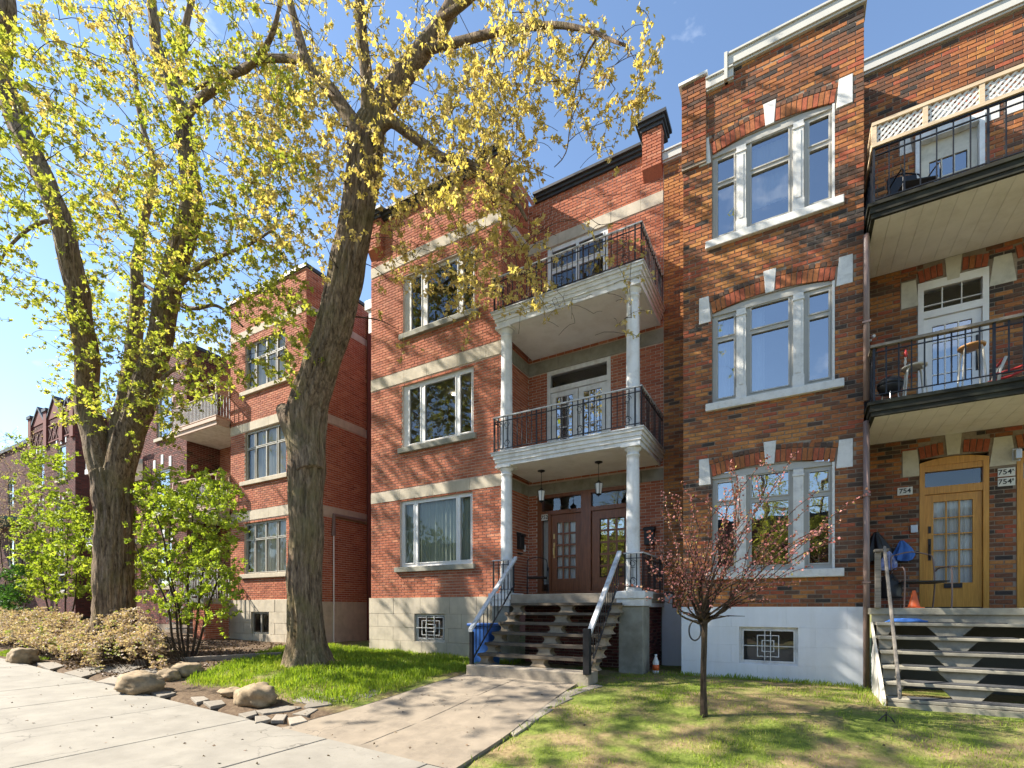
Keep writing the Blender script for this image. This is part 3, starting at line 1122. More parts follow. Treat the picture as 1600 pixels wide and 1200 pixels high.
# timber edging of the planted bed
a, b_ = gpt(213, 1040), gpt(440, 1026)
mb = MB()
d = (b_ - a).normalized(); nn = Vector((-d.y, d.x, 0)) * .07
mb.hexa([a - nn - Vector((0, 0, .06)), b_ - nn - Vector((0, 0, .06)), b_ + nn - Vector((0, 0, .06)), a + nn - Vector((0, 0, .06)),
         a - nn + Vector((0, 0, .13)), b_ - nn + Vector((0, 0, .11)), b_ + nn + Vector((0, 0, .11)), a + nn + Vector((0, 0, .13))])
tag(mb.build("timber_edging", M['old_wood'], bevel=.015), "weathered square timber laid along the soil bed", "timber")
# ------------------------------------------------------------------ red brick triplex in the middle
YB, YR, YF = 9.89, 11.25, 9.43
fB, fR = front(YB), front(YR)
CH = thing("brick_house", "red brick three-storey house with white columns and two iron-railed balconies", "house", (-6.3, 10.5, .4))
fS = side(-5.96)

W1 = (-9.08, -6.77, 2.67, 4.42)
W2 = (-9.00, -6.74, 5.80, 7.45)
W3 = (-8.97, -6.70, 8.78, 10.30)
D1 = (-5.70, -3.12, 1.95, 4.44)
D2 = (-5.43, -3.78, 5.09, 7.52)
D3 = (-5.42, -3.85, 8.24, 10.62)
BANDS = [(4.45, 4.72), (7.53, 7.83), (10.63, 10.90)]


def band_holes(a0, a1): return [(a0 - 1, a1 + 1, z0, z1) for z0, z1 in BANDS]


cw_bay = wall_sheet(fB, -10.13, -5.96, 1.87, 12.05, [W1, W2, W3], "front_wall", M['mortar'], CH)
cw_rec = wall_sheet(fR, -5.96, -2.56, 1.87, 11.9, [D1, D2, D3], "recess_wall", M['mortar'], CH)
cw_sid = wall_sheet(fS, YB + .2, YR + 3, 12.05, 12.22, [], "parapet_wall", M['brick_red'], CH)
cw_sid = wall_sheet(fS, YB, YR, 1.87, 12.05, [], "return_wall", M['mortar'], CH)
store = []
sills = [(-9.22, -6.68, 2.54, 2.67), (-9.10, -6.64, 5.66, 5.80), (-9.06, -6.60, 8.64, 8.78)]
lay_bricks(fB, -10.13, -5.955, 1.87, 12.05, [W1, W2, W3] + sills + band_holes(-10.13, -5.96), [], cw_bay, M['brick_red'], tone_red, .0705, .222, .012, 0, 11, store)
lay_bricks(fR, -5.95, -2.565, 1.87, 11.9, [D1, D2, D3] + band_holes(-6, -2.5), [], cw_rec, M['brick_red'], tone_red, .0705, .222, .012, 0, 12, store)
lay_bricks(fS, YB - .008, YR - .012, 1.87, 12.05, band_holes(9, 12), [], cw_sid, M['brick_red'], tone_red, .0705, .222, .012, 0, 13, store)
set_bricks(store, 300)

# hidden left side and the roof close the house
MB().quad((-10.13, YB, .2), (-10.13, 22, .2), (-10.13, 22, 12.0), (-10.13, YB, 12.0)).build("side_wall", M['brick_wine'], CH)
rf = MB()
rf.quad((-10.13, YB, 11.95), (-5.96, YB, 11.95), (-5.96, 22, 11.95), (-10.13, 22, 11.95))
rf.quad((-5.96, YR, 11.85), (-2.56, YR, 11.85), (-2.56, 22, 11.85), (-5.96, 22, 11.85))
rf.quad((-2.56, YR, .2), (-2.56, 22, .2), (-2.56, 22, 11.85), (-2.56, YR, 11.85))
roof = rf.build("roof", M['asphalt'], CH)


def cornice(fr, a0, a1, z, parent, ends=0.1):
    mb = MB()
    for k, (n, z0, z1) in enumerate(((.06, z, z + .07), (.11, z + .07, z + .14), (.17, z + .14, z + .20))):
        mb.fbox(fr, a0 - ends * k / 2, a1 + ends * k / 2, -.2, n, z0, z1)
    return mb.build("cornice", M['cap_black'], parent)


cornice(fB, -9.65, -6.40, 12.02, roof, 0)
cornice(fR, -5.76, -3.02, 11.87, roof, 0)


def pilaster(fr, a0, a1, z0, z1, name="corner_pier"):
    """corbelled brick pier with a black cap"""
    n = .14
    o = MB().fbox(fr, a0, a1, -.1, n - .01, z0, z1).build(name, M['mortar'], CH)
    st = []
    f2 = Frame(fr.O + fr.N * n, fr.A, fr.N)
    lay_bricks(f2, a0, a1, z0, z1, [], [], o, M['brick_red'], tone_red, .0705, .222, .012, 0, int(a0 * 100) % 97, st)
    fs = Frame(Vector(fr.p(a1, 0, 0)), -fr.N, fr.A)
    lay_bricks(fs, -n, .09, z0, z1, [], [], o, M['brick_red'], tone_red, .0705, .222, .012, 0, 5, st)
    set_bricks(st, 0)
    MB().prism([fr.p(a0, 0, z0 - .22), fr.p(a0, 0, z0), fr.p(a0, n, z0)], fr.A * (a1 - a0)).build("corbel", M['brick_red'], o)
    mb = MB()
    for k, (e, q0, q1) in enumerate(((.04, z1, z1 + .08), (.08, z1 + .08, z1 + .16), (.13, z1 + .16, z1 + .23))):
        mb.fbox(fr, a0 - e, a1 + e, -.35, n + e, q0, q1)
    mb.build("pier_cap", M['cap_black'], o)


pilaster(fR, -3.0, -2.58, 11.42, 12.25)
pilaster(fB, -6.40, -5.98, 11.30, 12.05)
pilaster(fB, -10.12, -9.66, 11.30, 12.05)

# stone bands, block by block
r = random.Random(5)
for z0, z1 in BANDS:
    for fr, a0, a1, e in ((fB, -10.13, -5.95, .0), (fS, YB - .02, YR - .02, .0), (fR, -5.94, -2.565, .0)):
        a = a0
        while a < a1 - .02:
            b = min(a1, a + r.uniform(.7, 1.25))
            if a1 - b < .25: b = a1
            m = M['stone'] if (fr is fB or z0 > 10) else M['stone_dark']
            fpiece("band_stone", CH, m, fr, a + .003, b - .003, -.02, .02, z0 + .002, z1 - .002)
            a = b
# sills
for q in sills:
    o = MB().fbox(fB, q[0], q[1], -.1, .09, q[2], q[3] - .001).build("sill", M['stone_dark'], CH, bevel=.01)


def three_lights(w, z0, z1, cols):
    return [(a, b, [(z0, z1)]) for a, b in cols]


window(fB, CH, *W1, three_lights(W1, 2.78, 4.32, [(-8.97, -8.66), (-8.52, -7.29), (-7.17, -6.86)]), M['pvc'], M['glass_clear'],
       inner=lambda w: (curtain(fB, w, M['curtain_green'], -8.62, -6.80, 2.70, 4.42, -.19, 16, .03), curtain(fB, w, M['curtain_green'], -9.05, -8.62, 2.70, 4.42, -.20, 4, .03)), depth=1.5)
w2 = window(fB, CH, *W2, three_lights(W2, 5.90, 7.33, [(-8.80, -8.44), (-8.28, -7.32), (-7.17, -6.84)]), M['pvc'], M['glass'], depth=3.5, rmat=M['room_light'], rim=.1)
for k, (x, y) in enumerate(((-8.15, 11.0), (-7.2, 10.7), (-7.4, 12.3))):
    MB().lathe((x, y), [(.05, 7.462), (.05, 7.452), (.001, 7.451)], 12).build("ceiling_spot", M['lamp'], w2)
window(fB, CH, *W3, three_lights(W3, 8.88, 10.2, [(-8.74, -8.40), (-8.20, -7.26), (-7.08, -6.78)]), M['white_worn'], M['glass'], depth=1.6)

# rusticated foundation: blocks with open joints, and a barred basement window
fF = front(YB - .04)
BW = (-8.55, -7.57, .74, 1.45)
wall_sheet(front(YB - .02), -10.16, -5.9, .1, 1.86, [BW], "foundation", M['stone'], CH)
z = .1
row = 0
for z1 in (.44, .74, 1.095, 1.45, 1.87):
    a = -10.17 - (.4 if row % 2 else 0)
    while a < -5.9:
        b = a + r.uniform(.72, .95)
        s0, s1 = max(a, -10.17), min(b, -5.9)
        segs = [(s0, s1)]
        if BW[2] < (z + z1) / 2 < BW[3]:
            segs = [(p, q) for p, q in ((s0, min(s1, BW[0])), (max(s0, BW[1]), s1)) if q - p > .03]
        for p, q in segs:
            MB().fbox(fF, p + .0025, q - .0025, -.05, .004 + r.uniform(0, .006), z + .0025, z1 - .0025).build("foundation_block", M['stone'], CH, bevel=.004)
        a = b
    z = z1
    row += 1


def grille(fr, parent, a0, a1, z0, z1, mat, n=.0, w=.016, squares=((.04, .06), (.18, .2), (.32, .34)), cross=(.36, .64)):
    mb = MB()
    W, H = a1 - a0, z1 - z0
    for fx, fz in squares:
        x0, x1, y0, y1 = a0 + W * fx, a1 - W * fx, z0 + H * fz, z1 - H * fz
        for q in ((x0, x1, y0, y0 + w), (x0, x1, y1 - w, y1), (x0, x0 + w, y0 + w, y1 - w), (x1 - w, x1, y0 + w, y1 - w)):
            mb.fbox(fr, q[0], q[1], n, n + .014, q[2], q[3])
    for c in cross:
        mb.fbox(fr, a0 + W * c - w / 2, a0 + W * c + w / 2, n + .016, n + .028, z0, z1)
    mb.fbox(fr, a0, a1, n + .030, n + .042, (z0 + z1) / 2 - w / 2, (z0 + z1) / 2 + w / 2)
    return mb.build("window_grille", mat, parent)


w = window(fF, CH, *BW, [(BW[0] + .06, BW[1] - .06, [(BW[2] + .06, BW[3] - .06)])], M['white_worn'], M['glass'], n=-.07, depth=.6)
grille(fF, w, BW[0] + .04, BW[1] - .04, BW[2] + .04, BW[3] - .04, M['white'], n=-.05)

# ---- front doors in the recess
mb = MB()
for q in ((-5.70, -5.58), (-4.52, -4.27), (-3.24, -3.12)):
    mb.fbox(fR, q[0], q[1], -.12, .02, 1.95, 4.44)
for q in ((-5.58, -4.52), (-4.27, -3.24)):
    mb.fbox(fR, q[0], q[1], -.12, .015, 4.36, 4.44)
    mb.fbox(fR, q[0], q[1], -.12, .018, 3.93, 4.03)
    mb.fbox(fR, q[0], q[1], -.12, .03, 1.95, 2.02)
mb.fbox(fR, -5.40, -5.33, -.12, .012, 2.02, 3.93)
df = mb.build("door_frame", M['door_red'], CH)
for q in ((-5.58, -4.52), (-4.27, -3.24)):
    MB().quad(fR.p(q[0], -.06, 4.03), fR.p(q[1], -.06, 4.03), fR.p(q[1], -.06, 4.36), fR.p(q[0], -.06, 4.36)).build("transom_pane", M['glass'], df)
MB().quad(fR.p(-5.58, -.06, 2.02), fR.p(-5.40, -.06, 2.02), fR.p(-5.40, -.06, 3.93), fR.p(-5.58, -.06, 3.93)).build("side_pane", M['glass'], df)
MB().fbox(fR, -5.57, -5.41, -.12, -.09, 2.2, 3.8).build("blind", M['curtain'], df)
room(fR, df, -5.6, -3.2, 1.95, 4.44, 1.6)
d = french_door(fR, CH, -5.33, -4.53, 2.03, 3.925, M['door_red'], M['glass_clear'], 3, 5, n=-.03, stile=.15, bottom=.30, top=.20, handle=(-5.25, M['brass']),
                inner=lambda d, g0, g1, h0, h1: curtain(fR, d, M['curtain'], g0 - .02, g1 + .02, h0 - .02, h1 + .02, -.13, 8, .018), bar_w=.045)
d['label'] = "mahogany door with white curtain behind fifteen panes"
d = french_door(fR, CH, -4.26, -3.25, 2.03, 3.925, M['door_red'], M['glass_sky'], 3, 5, n=-.03, stile=.20, bottom=.30, top=.20, handle=(-3.36, M['brass']), bar_w=.045)
d['label'] = "mahogany door whose panes mirror green trees"

# balcony doors
mb = MB()
for q in ((-5.43, -5.34, 5.09, 7.52), (-3.87, -3.78, 5.09, 7.52), (-5.34, -3.87, 7.42, 7.52), (-5.34, -3.87, 6.98, 7.10)):
    mb.fbox(fR, q[0], q[1], -.12, .012, q[2], q[3])
df = mb.build("door_frame", M['white'], CH)
MB().quad(fR.p(-5.34, -.05, 7.10), fR.p(-3.87, -.05, 7.10), fR.p(-3.87, -.05, 7.42), fR.p(-5.34, -.05, 7.42)).build("transom_pane", M['glass'], df)
room(fR, df, -5.4, -3.8, 5.09, 7.52, 1.5)
french_door(fR, CH, -5.33, -4.62, 5.1, 6.97, M['white'], M['glass_sky'], 3, 6, n=-.03, stile=.13, bottom=.22, top=.12)
french_door(fR, CH, -4.60, -3.88, 5.1, 6.97, M['white'], M['glass_sky'], 3, 6, n=-.03, stile=.13, bottom=.22, top=.12)
window(fR, CH, -5.42, -3.85, 8.24, 10.62, [(-5.30, -4.66, [(8.35, 9.95), (10.08, 10.5)]), (-4.58, -3.97, [(8.35, 9.95), (10.08, 10.5)])], M['white'], M['glass'], depth=1.2, n=-.02, label="white sliding balcony door behind the upper railing")


# ---- balconies on columns
def balcony(zt, zb, name, label, rail_z, scroll):
    b = MB()
    x0, x1 = -5.95, -2.53
    b.box(x0 + .10, x1 - .10, YF + .12, YR + .0, zb, zt - .02)
    o = b.build("balcony", M['beige'], CH)
    o['label'] = label
    mb = MB()
    H = zt - zb
    for e, q0, q1 in ((.0, zt - .05, zt), (.035, zt - .13, zt - .05), (.06, zt - .20, zt - .13), (.09, zb - .02, zt - .20)):
        mb.box(x0 + e, x1 - e, YF + e, YF + .14, q0, q1)
        mb.box(x1 - .14, x1 - e, YF + .1401, YR - .02, q0, q1)
        mb.box(x0 + e, x0 + .14, YF + .1401, YB - .03, q0, q1)
    mb.build("fascia", M['white'], o)
    # painted edge of the deck
    mb = MB()
    mb.box(x0 - .02, x1 + .02, YF - .02, YF + .30, zt + .001, zt + .025)
    mb.box(x1 - .3, x1 + .02, YF + .301, YR - .02, zt + .001, zt + .025)
    mb.build("deck_edge", M['rail_white'], o)
    railing(o, (x0 + .05, YF + .05), (x1 - .05, YF + .05), zt + .02, rail_z, M['iron'], M['rail_white'], scroll=scroll, spacing=.12)
    railing(o, (x1 - .05, YF + .07), (x1 - .05, YR - .03), zt + .02, rail_z, M['iron'], M['rail_white'], spacing=.12)
    railing(o, (x0 + .05, YF + .07), (x0 + .05, YB - .03), zt + .02, rail_z, M['iron'], M['rail_white'], spacing=.12)
    return o


balcony(5.06, 4.80, "balcony", "lower balcony with scrolled black railing above the front doors", 5.88, (.10, .52, .62, .92))
balcony(8.22, 7.92, "balcony", "upper balcony with black railing partly veiled by twigs", 9.02, (.12, .5, .9))


def column(x, y, z0, z1, base=True):
    h = z1 - z0
    pr = [(.17, z0), (.17, z0 + .06), (.145, z0 + .075), (.155, z0 + .10), (.135, z0 + .13), (.134, z0 + h * .3), (.122, z1 - .28), (.118, z1 - .2),
          (.135, z1 - .19), (.135, z1 - .165), (.118, z1 - .155), (.118, z1 - .11), (.165, z1 - .06), (.165, z1 - .04)]
    mb = MB().lathe((x, y), pr, 28)
    o = mb.build("column", M['white'], CH, smooth=True)
    o.data.polygons[len(o.data.polygons) - 1].use_smooth = False
    MB().box(x - .19, x + .19, y - .19, y + .19, z1 - .04, z1 + .02).build("capital", M['white'], o)


for x in (-5.70, -2.80):
    column(x, YF + .26, 1.93, 4.79)
    column(x, YF + .26, 5.085, 7.91)

# ---- porch: deck, stone piers, dark wall below
po = MB().box(-5.95, -2.52, YF + .02, YR - .003, 1.70, 1.90).build("porch", M['slab'], CH, bevel=.012)
for x0, x1 in ((-3.02, -2.54), (-5.95, -5.50)):
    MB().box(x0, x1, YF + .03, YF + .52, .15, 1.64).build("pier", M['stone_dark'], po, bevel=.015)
    MB().box(x0 - .03, x1 + .03, YF - .01, YF + .58, 1.64, 1.78).build("pier_cap", M['white'], po, bevel=.008)
    MB().box(x0 - .06, x1 + .05, YF - .04, YF + .62, 1.782, 1.93).build("pier_cap", M['white'], po, bevel=.012)
MB().box(-2.60, -2.53, YF + .63, YR - .02, 1.62, 1.93).build("edge_board", M['white'], po)
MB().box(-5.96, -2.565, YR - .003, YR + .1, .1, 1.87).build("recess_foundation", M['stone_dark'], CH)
MB().box(-2.70, -2.63, YF + .76, YR - .03, .12, 1.69).build("under_wall", M['mortar_brown'], po)
uw = MB().box(-5.48, -2.705, YF + .75, YF + .9, .15, 1.695).build("under_wall", M['mortar_brown'], po)
st = []
lay_bricks(front(YF + .745), -5.48, -2.62, .16, 1.68, [], [], uw, M['brick_wine'], tone_wine, .0705, .222, .012, 0, 3, st)
lay_bricks(Frame((-2.615, 0, 0), (0, 1, 0), (1, 0, 0)), YF + .76, YR - .05, .16, 1.68, [], [], uw, M['brick_wine'], tone_wine, .0705, .222, .012, 0, 3, st)
set_bricks(st, 0)
railing(po, (-2.90, YF + .07), (-2.56, YF + .07), 1.94, 2.68, M['iron'], M['rail_white'], scroll=(.45,), spacing=.115)
railing(po, (-2.56, YF + .09), (-2.56, YR - .1), 1.93, 2.68, M['iron'], M['rail_white'], spacing=.115)
railing(po, (-5.93, YF + .07), (-5.42, YF + .07), 1.94, 2.68, M['iron'], M['rail_white'], spacing=.115)

# ---- front stairs
stairs = MB().box(-5.42, -2.95, 7.70, 8.12, .22, .525)
sl = stairs.build("staircase", M['slab'], CH, bevel=.02)
for k in range(6):
    yf, z = 9.22 - .255 * k, 1.705 - .195 * k
    mb = MB()
    n = 14                                            # worn, slightly wavy nosing
    x0, x1 = -5.33, -2.93
    for i in range(n + 1):
        x = x0 + (x1 - x0) * i / n
        w = .006 * math.sin(i * 1.3 + k) + .005 * noise.noise(Vector((x * 3, k, 0)))
        mb.v += [(x, yf + w, z - .05), (x, yf + .31, z - .05), (x, yf + .31, z), (x, yf + .012 + w, z + w * .3)]
    for i in range(n):
        b = i * 4
        for q in range(4):
            mb.face((b + q, b + (q + 1) % 4, b + 4 + (q + 1) % 4, b + 4 + q))
    mb.face((0, 1, 2, 3)); mb.face((n * 4 + 3, n * 4 + 2, n * 4 + 1, n * 4))
    mb.build("tread", M['old_tread'] if 'old_tread' in M else M['slab'], sl)
    for cx, wd in ((-5.20, .2), (-4.05, .27), (-3.03, .18)):
        zz0, zz1 = z - .195, z - .05
        mb = MB()
        yb0, yb1 = yf + .05, yf + .24
        ring = [(-wd / 2 - .04, 0), (-wd / 2, .2), (-wd / 2 + .025, .5), (-wd / 2, .8), (-wd / 2 - .05, 1), (wd / 2 + .05, 1), (wd / 2, .8), (wd / 2 - .025, .5), (wd / 2, .2), (wd / 2 + .04, 0)]
        mb.prism([(cx + q[0], yb0, zz0 + (zz1 - zz0) * q[1]) for q in ring], (0, yb1 - yb0, 0))
        mb.build("tread_block", M['stair_stone'], sl)


def stair_rail(x, yt, zt, yb, zb, dropz, newel):
    mb = MB()
    w = .045
    mb.hexa([(x - w, yb, zb - .05), (x + w, yb, zb - .05), (x + w, yt, zt - .05), (x - w, yt, zt - .05), (x - w, yb, zb + .02), (x + w, yb, zb + .02), (x + w, yt, zt + .02), (x - w, yt, zt + .02)])
    o = mb.build("handrail", M['rail_white'], sl, bevel=.01)
    n = 13
    mb = MB()
    mb.hexa([(x - .012, yb + .05, zb - dropz), (x + .012, yb + .05, zb - dropz), (x + .012, yt - .05, zt - dropz), (x - .012, yt - .05, zt - dropz),
             (x - .012, yb + .05, zb - dropz + .03), (x + .012, yb + .05, zb - dropz + .03), (x + .012, yt - .05, zt - dropz + .03), (x - .012, yt - .05, zt - dropz + .03)])
    mb.build("rail_bar", M['iron'], sl)
    for i in range(n):
        t = (i + .5) / n
        y, z = yb + (yt - yb) * t, zb + (zt - zb) * t
        piece("baluster", sl, M['iron'], (x, y, z - dropz / 2 - .02), (.014, .014, dropz - .03))
    if newel:
        MB().box(x - .055, x + .055, yb - .15, yb - .04, .5, zb + .06).build("newel_post", M['iron'], sl, bevel=.006)
    else:
        MB().box(x - .035, x + .035, yb + .02, yb + .09, .5, zb - .04).build("newel_post", M['iron'], sl, bevel=.006)


stair_rail(-5.37, 9.52, 2.72, 7.76, 1.19, .62, False)
stair_rail(-2.99, 9.42, 2.70, 7.80, 1.20, .62, True)

# house number, bells, letter boxes, lanterns
pl = MB().fbox(fR, -5.585, -5.405, .021, .032, 3.80, 3.955).build("number_plate", M['plate'], CH, bevel=.004)
text("752", "numerals", pl, M['black'], fR.p(-5.495, .034, 3.878), .13, (math.radians(90), 0, 0))
MB().box(-5.958, -5.92, 10.95, 11.02, 3.02, 3.18).build("door_bell", M['pvc'], CH, bevel=.004)


def lantern(x, y, label):
    zt = 4.80
    t = thing("porch_lantern", label, "lantern", (x, y, zt), "hanging porch lanterns")
    mb = MB().lathe((x, y), [(.085, zt - .001), (.085, zt - .018), (.02, zt - .035), (.02, zt - .05)], 16)
    mb.tube([(x, y, zt - .03), (x, y, zt - .42)], .006, 6)
    mb.lathe((x, y), [(.012, zt - .40), (.03, zt - .43), (.085, zt - .47), (.10, zt - .475)], 6)
    mb.lathe((x, y), [(.065, zt - .70), (.065, zt - .715), (.02, zt - .74), (.004, zt - .76)], 6)
    for k in range(6):
        a = k * math.pi / 3
        mb.tube([(x + .092 * math.cos(a), y + .092 * math.sin(a), zt - .475), (x + .062 * math.cos(a), y + .062 * math.sin(a), zt - .705)], .006, 4)
    mb.build("lantern_frame", M['iron'], t)
    mb = MB()
    for k in range(6):
        a, b = k * math.pi / 3, (k + 1) * math.pi / 3
        mb.quad((x + .089 * math.cos(a), y + .089 * math.sin(a), zt - .48), (x + .089 * math.cos(b), y + .089 * math.sin(b), zt - .48), (x + .06 * math.cos(b), y + .06 * math.sin(b), zt - .70), (x + .06 * math.cos(a), y + .06 * math.sin(a), zt - .70))
    mb.build("lantern_glass", M['frosted'] if 'frosted' in M else M['curtain'], t)


M['frosted'] = plain('frosted_glass', (0.75, 0.75, 0.72), 0.35, 0.05, 4, bmp=.05)
lantern(-5.15, 10.35, "small hanging lantern with milky glass over the curtained mahogany door")
lantern(-3.75, 10.35, "small hanging lantern with milky glass beside the taller white column")


def letter_box(fr, a, z, label):
    mb = MB()
    mb.fbox(fr, a - .11, a + .11, .012, .11, z, z + .32)
    mb.prism([fr.p(a - .13, .012, z + .32), fr.p(a - .13, .15, z + .32), fr.p(a - .13, .13, z + .38), fr.p(a - .13, .012, z + .42)], fr.A * .26)
    mb.fbox(fr, a - .09, a + .09, .015, .08, z - .12, z - .09)
    return tag(mb.build("letter_box", M['black'], bevel=.006), label, "letter box", "black letter boxes")


letter_box(fS, 10.72, 3.05, "black letter box on the side wall behind the shaded column")
letter_box(fR, -2.86, 3.02, "black letter box on red brick above the plum tree")

# white eave box on the alley side
MB().box(-10.50, -10.14, 10.0, 10.7, 9.95, 10.2).box(-10.40, -10.14, 10.05, 10.6, 9.3, 9.949).build("eave_box", M['white'], CH)
# ------------------------------------------------------------------ orange-brown brick triplex on the right
RH = thing("brick_house", "orange and black mottled brick three-storey house with a white basement and taupe windows", "house", (.5, 10.5, .35))
SILL = [2.26, 5.40, 8.43]
TOP = [4.05, 7.09, 10.06]
WX0, WX1 = -1.36, .56
WC = (WX0 + WX1) / 2
RISE = .09
XR = 5.2
rw_bay = wall_sheet(fB, -1.88, .96, 1.62, 11.46, [(WX0, WX1, s, t + RISE) for s, t in zip(SILL, TOP)], "front_wall", M['mortar_brown'], RH)
DR1 = (1.90, 2.82, 1.6, 4.24)
DR1b = (3.16, 4.08, 1.6, 4.24)
DR2 = (1.88, 2.82, 4.84, 7.36)
DR3 = (1.84, 2.76, 7.9, 9.98)
rw_rec = wall_sheet(fR, .96, XR, 1.6, 11.46, [DR1, DR1b, DR2, DR3], "recess_wall", M['mortar_brown'], RH)
rw_sli = wall_sheet(fR, -2.56, -1.80, 1.6, 11.46, [], "recess_wall", M['mortar_brown'], RH)
MB().quad((.96, YB, .2), (.96, YR, .2), (.96, YR, 11.4), (.96, YB, 11.4)).quad((-1.88, YB, .2), (-1.88, YR, .2), (-1.88, YR, 11.4), (-1.88, YB, 11.4)).build("return_wall", M['brick_wine'], RH)
rr = MB()
rr.quad((-1.88, YB, 11.3), (.96, YB, 11.3), (.96, 22, 11.3), (-1.88, 22, 11.3))
rr.quad((-2.56, YR, 11.31), (-1.88, YR, 11.31), (-1.88, 22, 11.31), (-2.56, 22, 11.31))
rr.quad((.96, YR, 11.31), (XR, YR, 11.31), (XR, 22, 11.31), (.96, 22, 11.31))
rroof = rr.build("roof", M['asphalt'], RH)

KEYS = []        # keystones: (frame, a0, a1, z0, z1, widen)
curves, holes = [], []
for s, t in zip(SILL, TOP):
    dz = t - 4.05
    KEYS += [(fB, -1.59, -1.38, 3.91 + dz, 4.40 + dz, 0), (fB, -.49, -.32, 4.15 + dz, 4.55 + dz, .04), (fB, .58, .81, 3.93 + dz, 4.40 + dz, 0)]
    curves.append(lambda z, t=t: arch_curve(WC, .97, t + .31, .14)(z) if t + RISE * .2 < z < t + .45 else None)
    holes += [(WX0, WX1, s, t + RISE), (-1.46, .68, s - .13, s)]
holes_r = [DR1, DR1b, DR2, DR3]
for (a0, a1, z0, z1, t) in ((1.66, 1.91, 3.95, 4.42, 4.22), (1.64, 1.89, 6.98, 7.45, 7.30)):
    dz = z0 - 3.95
    KEYS += [(fR, a0, a1, z0, z1, 0), (fR, 2.26, 2.46, 4.26 + dz, 4.66 + dz, .04), (fR, 2.82, 3.16, 3.98 + dz, 4.46 + dz, -.06), (fR, 3.50, 3.72, 4.26 + dz, 4.66 + dz, .04)]
KEYS += [(fR, 1.62, 1.80, 9.75, 10.1, 0), (fR, 2.14, 2.33, 9.95, 10.32, .03), (fR, 2.74, 2.95, 9.8, 10.2, 0), (fR, 3.03, 3.24, 9.8, 10.2, 0)]
for k in KEYS:
    (holes if k[0] is fB else holes_r).append((k[1] - .005, k[2] + .005, k[3], k[4]))
for c0, t in ((2.36, 4.22), (3.62, 4.22), (2.35, 7.34), (3.62, 7.34)):
    curves_r = globals().setdefault('curves_r', [])
    curves_r.append(lambda z, t=t, c0=c0: arch_curve(c0, .47, t + .28, .12)(z) if t - .02 < z < t + .40 else None)

store = []
lay_bricks(fB, -1.88, .965, 1.62, 11.26, holes, curves, rw_bay, M['brick_orange'], tone_orange, .0735, .228, .012, 0, 21, store)
lay_bricks(fB, -1.08, .965, 11.2665, 11.46, [], [], rw_bay, M['brick_orange'], tone_orange, .0735, .228, .012, 0, 22, store)
lay_bricks(fR, .96, XR, 1.6, 11.46, holes_r, curves_r, rw_rec, M['brick_orange'], tone_orange, .0735, .228, .012, 0, 23, store)
lay_bricks(fR, -2.555, -1.80, 1.6, 11.46, [], [], rw_sli, M['brick_orange'], lambda a, z, r: min(.9, max(.1, .66 + .2 * r.gauss(0, 1) + .3 * noise.noise(Vector((a, z * .7, 5))))), .0735, .228, .012, 0, 24, store)
set_bricks(store, 300)

# left pier of the parapet, copings
pp = MB().fbox(fB, -1.90, -1.46, -.2, .055, 9.95, 11.55).build("parapet_pier", M['mortar_brown'], RH)
st = []
f2 = front(YB - .06)
lay_bricks(f2, -1.90, -1.46, 10.0, 11.55, [], [], pp, M['brick_orange'], tone_orange, .0735, .228, .012, 0, 25, st)
set_bricks(st, 0)
MB().fbox(fB, -1.95, -1.43, -.3, .11, 11.55, 11.60).build("coping", M['white'], pp)


def coping(fr, a0, a1, z, h=.20):
    mb = MB()
    mb.fbox(fr, a0, a1, -.3, .06, z, z + h * .16)
    mb.fbox(fr, a0, a1, -.3, .09, z + h * .16, z + h * .85)
    mb.fbox(fr, a0, a1, -.3, .12, z + h * .85, z + h)
    mb.build("coping", M['cap_metal'], rroof, bevel=.004)


coping(fB, -1.46, -.99, 11.24, .22)
coping(fB, -1.085, 1.0, 11.465, .25)
MB().fbox(fB, -1.14, -1.086, -.3, .13, 11.24, 11.73).build("coping", M['cap_metal'], rroof)
coping(fR, -2.58, -1.88, 11.46, .24)
coping(fR, .96, XR, 11.46, .24)

# stone keystones and springers
for fr, a0, a1, z0, z1, w in KEYS:
    mb = MB()
    e = .022 if fr is fB else .016
    if w > 0:
        poly = [(a0 + w * .4, z0), (a1 - w * .4, z0), (a1 + w * .4, z1), (a0 - w * .4, z1)]
    elif w < 0:
        poly = [(a0, z0), (a1, z0), (a1 + w, z1), (a0 - w, z1)]
    else:
        left = a0 < WC if fr is fB else a0 < 2.3
        poly = [(a0, z0), (a1, z0), (a1 - (.04 if left else 0), z1), (a0 + (0 if left else .04), z1)]
    mb.prism([fr.p(a, e, z) for a, z in poly], -fr.N * .06)
    mb.build("keystone", M['white_worn'] if fr is fB or z0 > 9 else M['cream'], RH, bevel=.006)


def arch_bricks(fr, c, half, z_spring, rise, key_half, mat, thick=.21, cap=True):
    """soldier bricks of a flat arch, laid fan-wise, with a row of headers above"""
    n = int(half * 2 / .078)
    r = random.Random(int(c * 100 + z_spring * 10))
    for i in range(n):
        a = -half + (i + .5) * 2 * half / n
        if abs(a) < key_half: continue
        z = z_spring + rise * (1 - (a / half) ** 2)
        lean = a / half * .16
        q = fr.p(c + a + lean * thick / 2, .004, z + thick / 2 + .004)
        piece("arch_brick", RH, mat, q, (2 * half / n - .010, .03, thick), (0, lean, 0), tone=r.choice((.92, 1.0, 1.0, .98, .6)))
        if cap:
            q = fr.p(c + a * 1.02 + lean * (thick + .05), .003, z + thick + .055)
            piece("arch_brick", RH, mat, q, (2 * half / n - .008, .03, .075), (0, lean, 0), tone=r.choice((.1, .2, .45, .6, .3)))


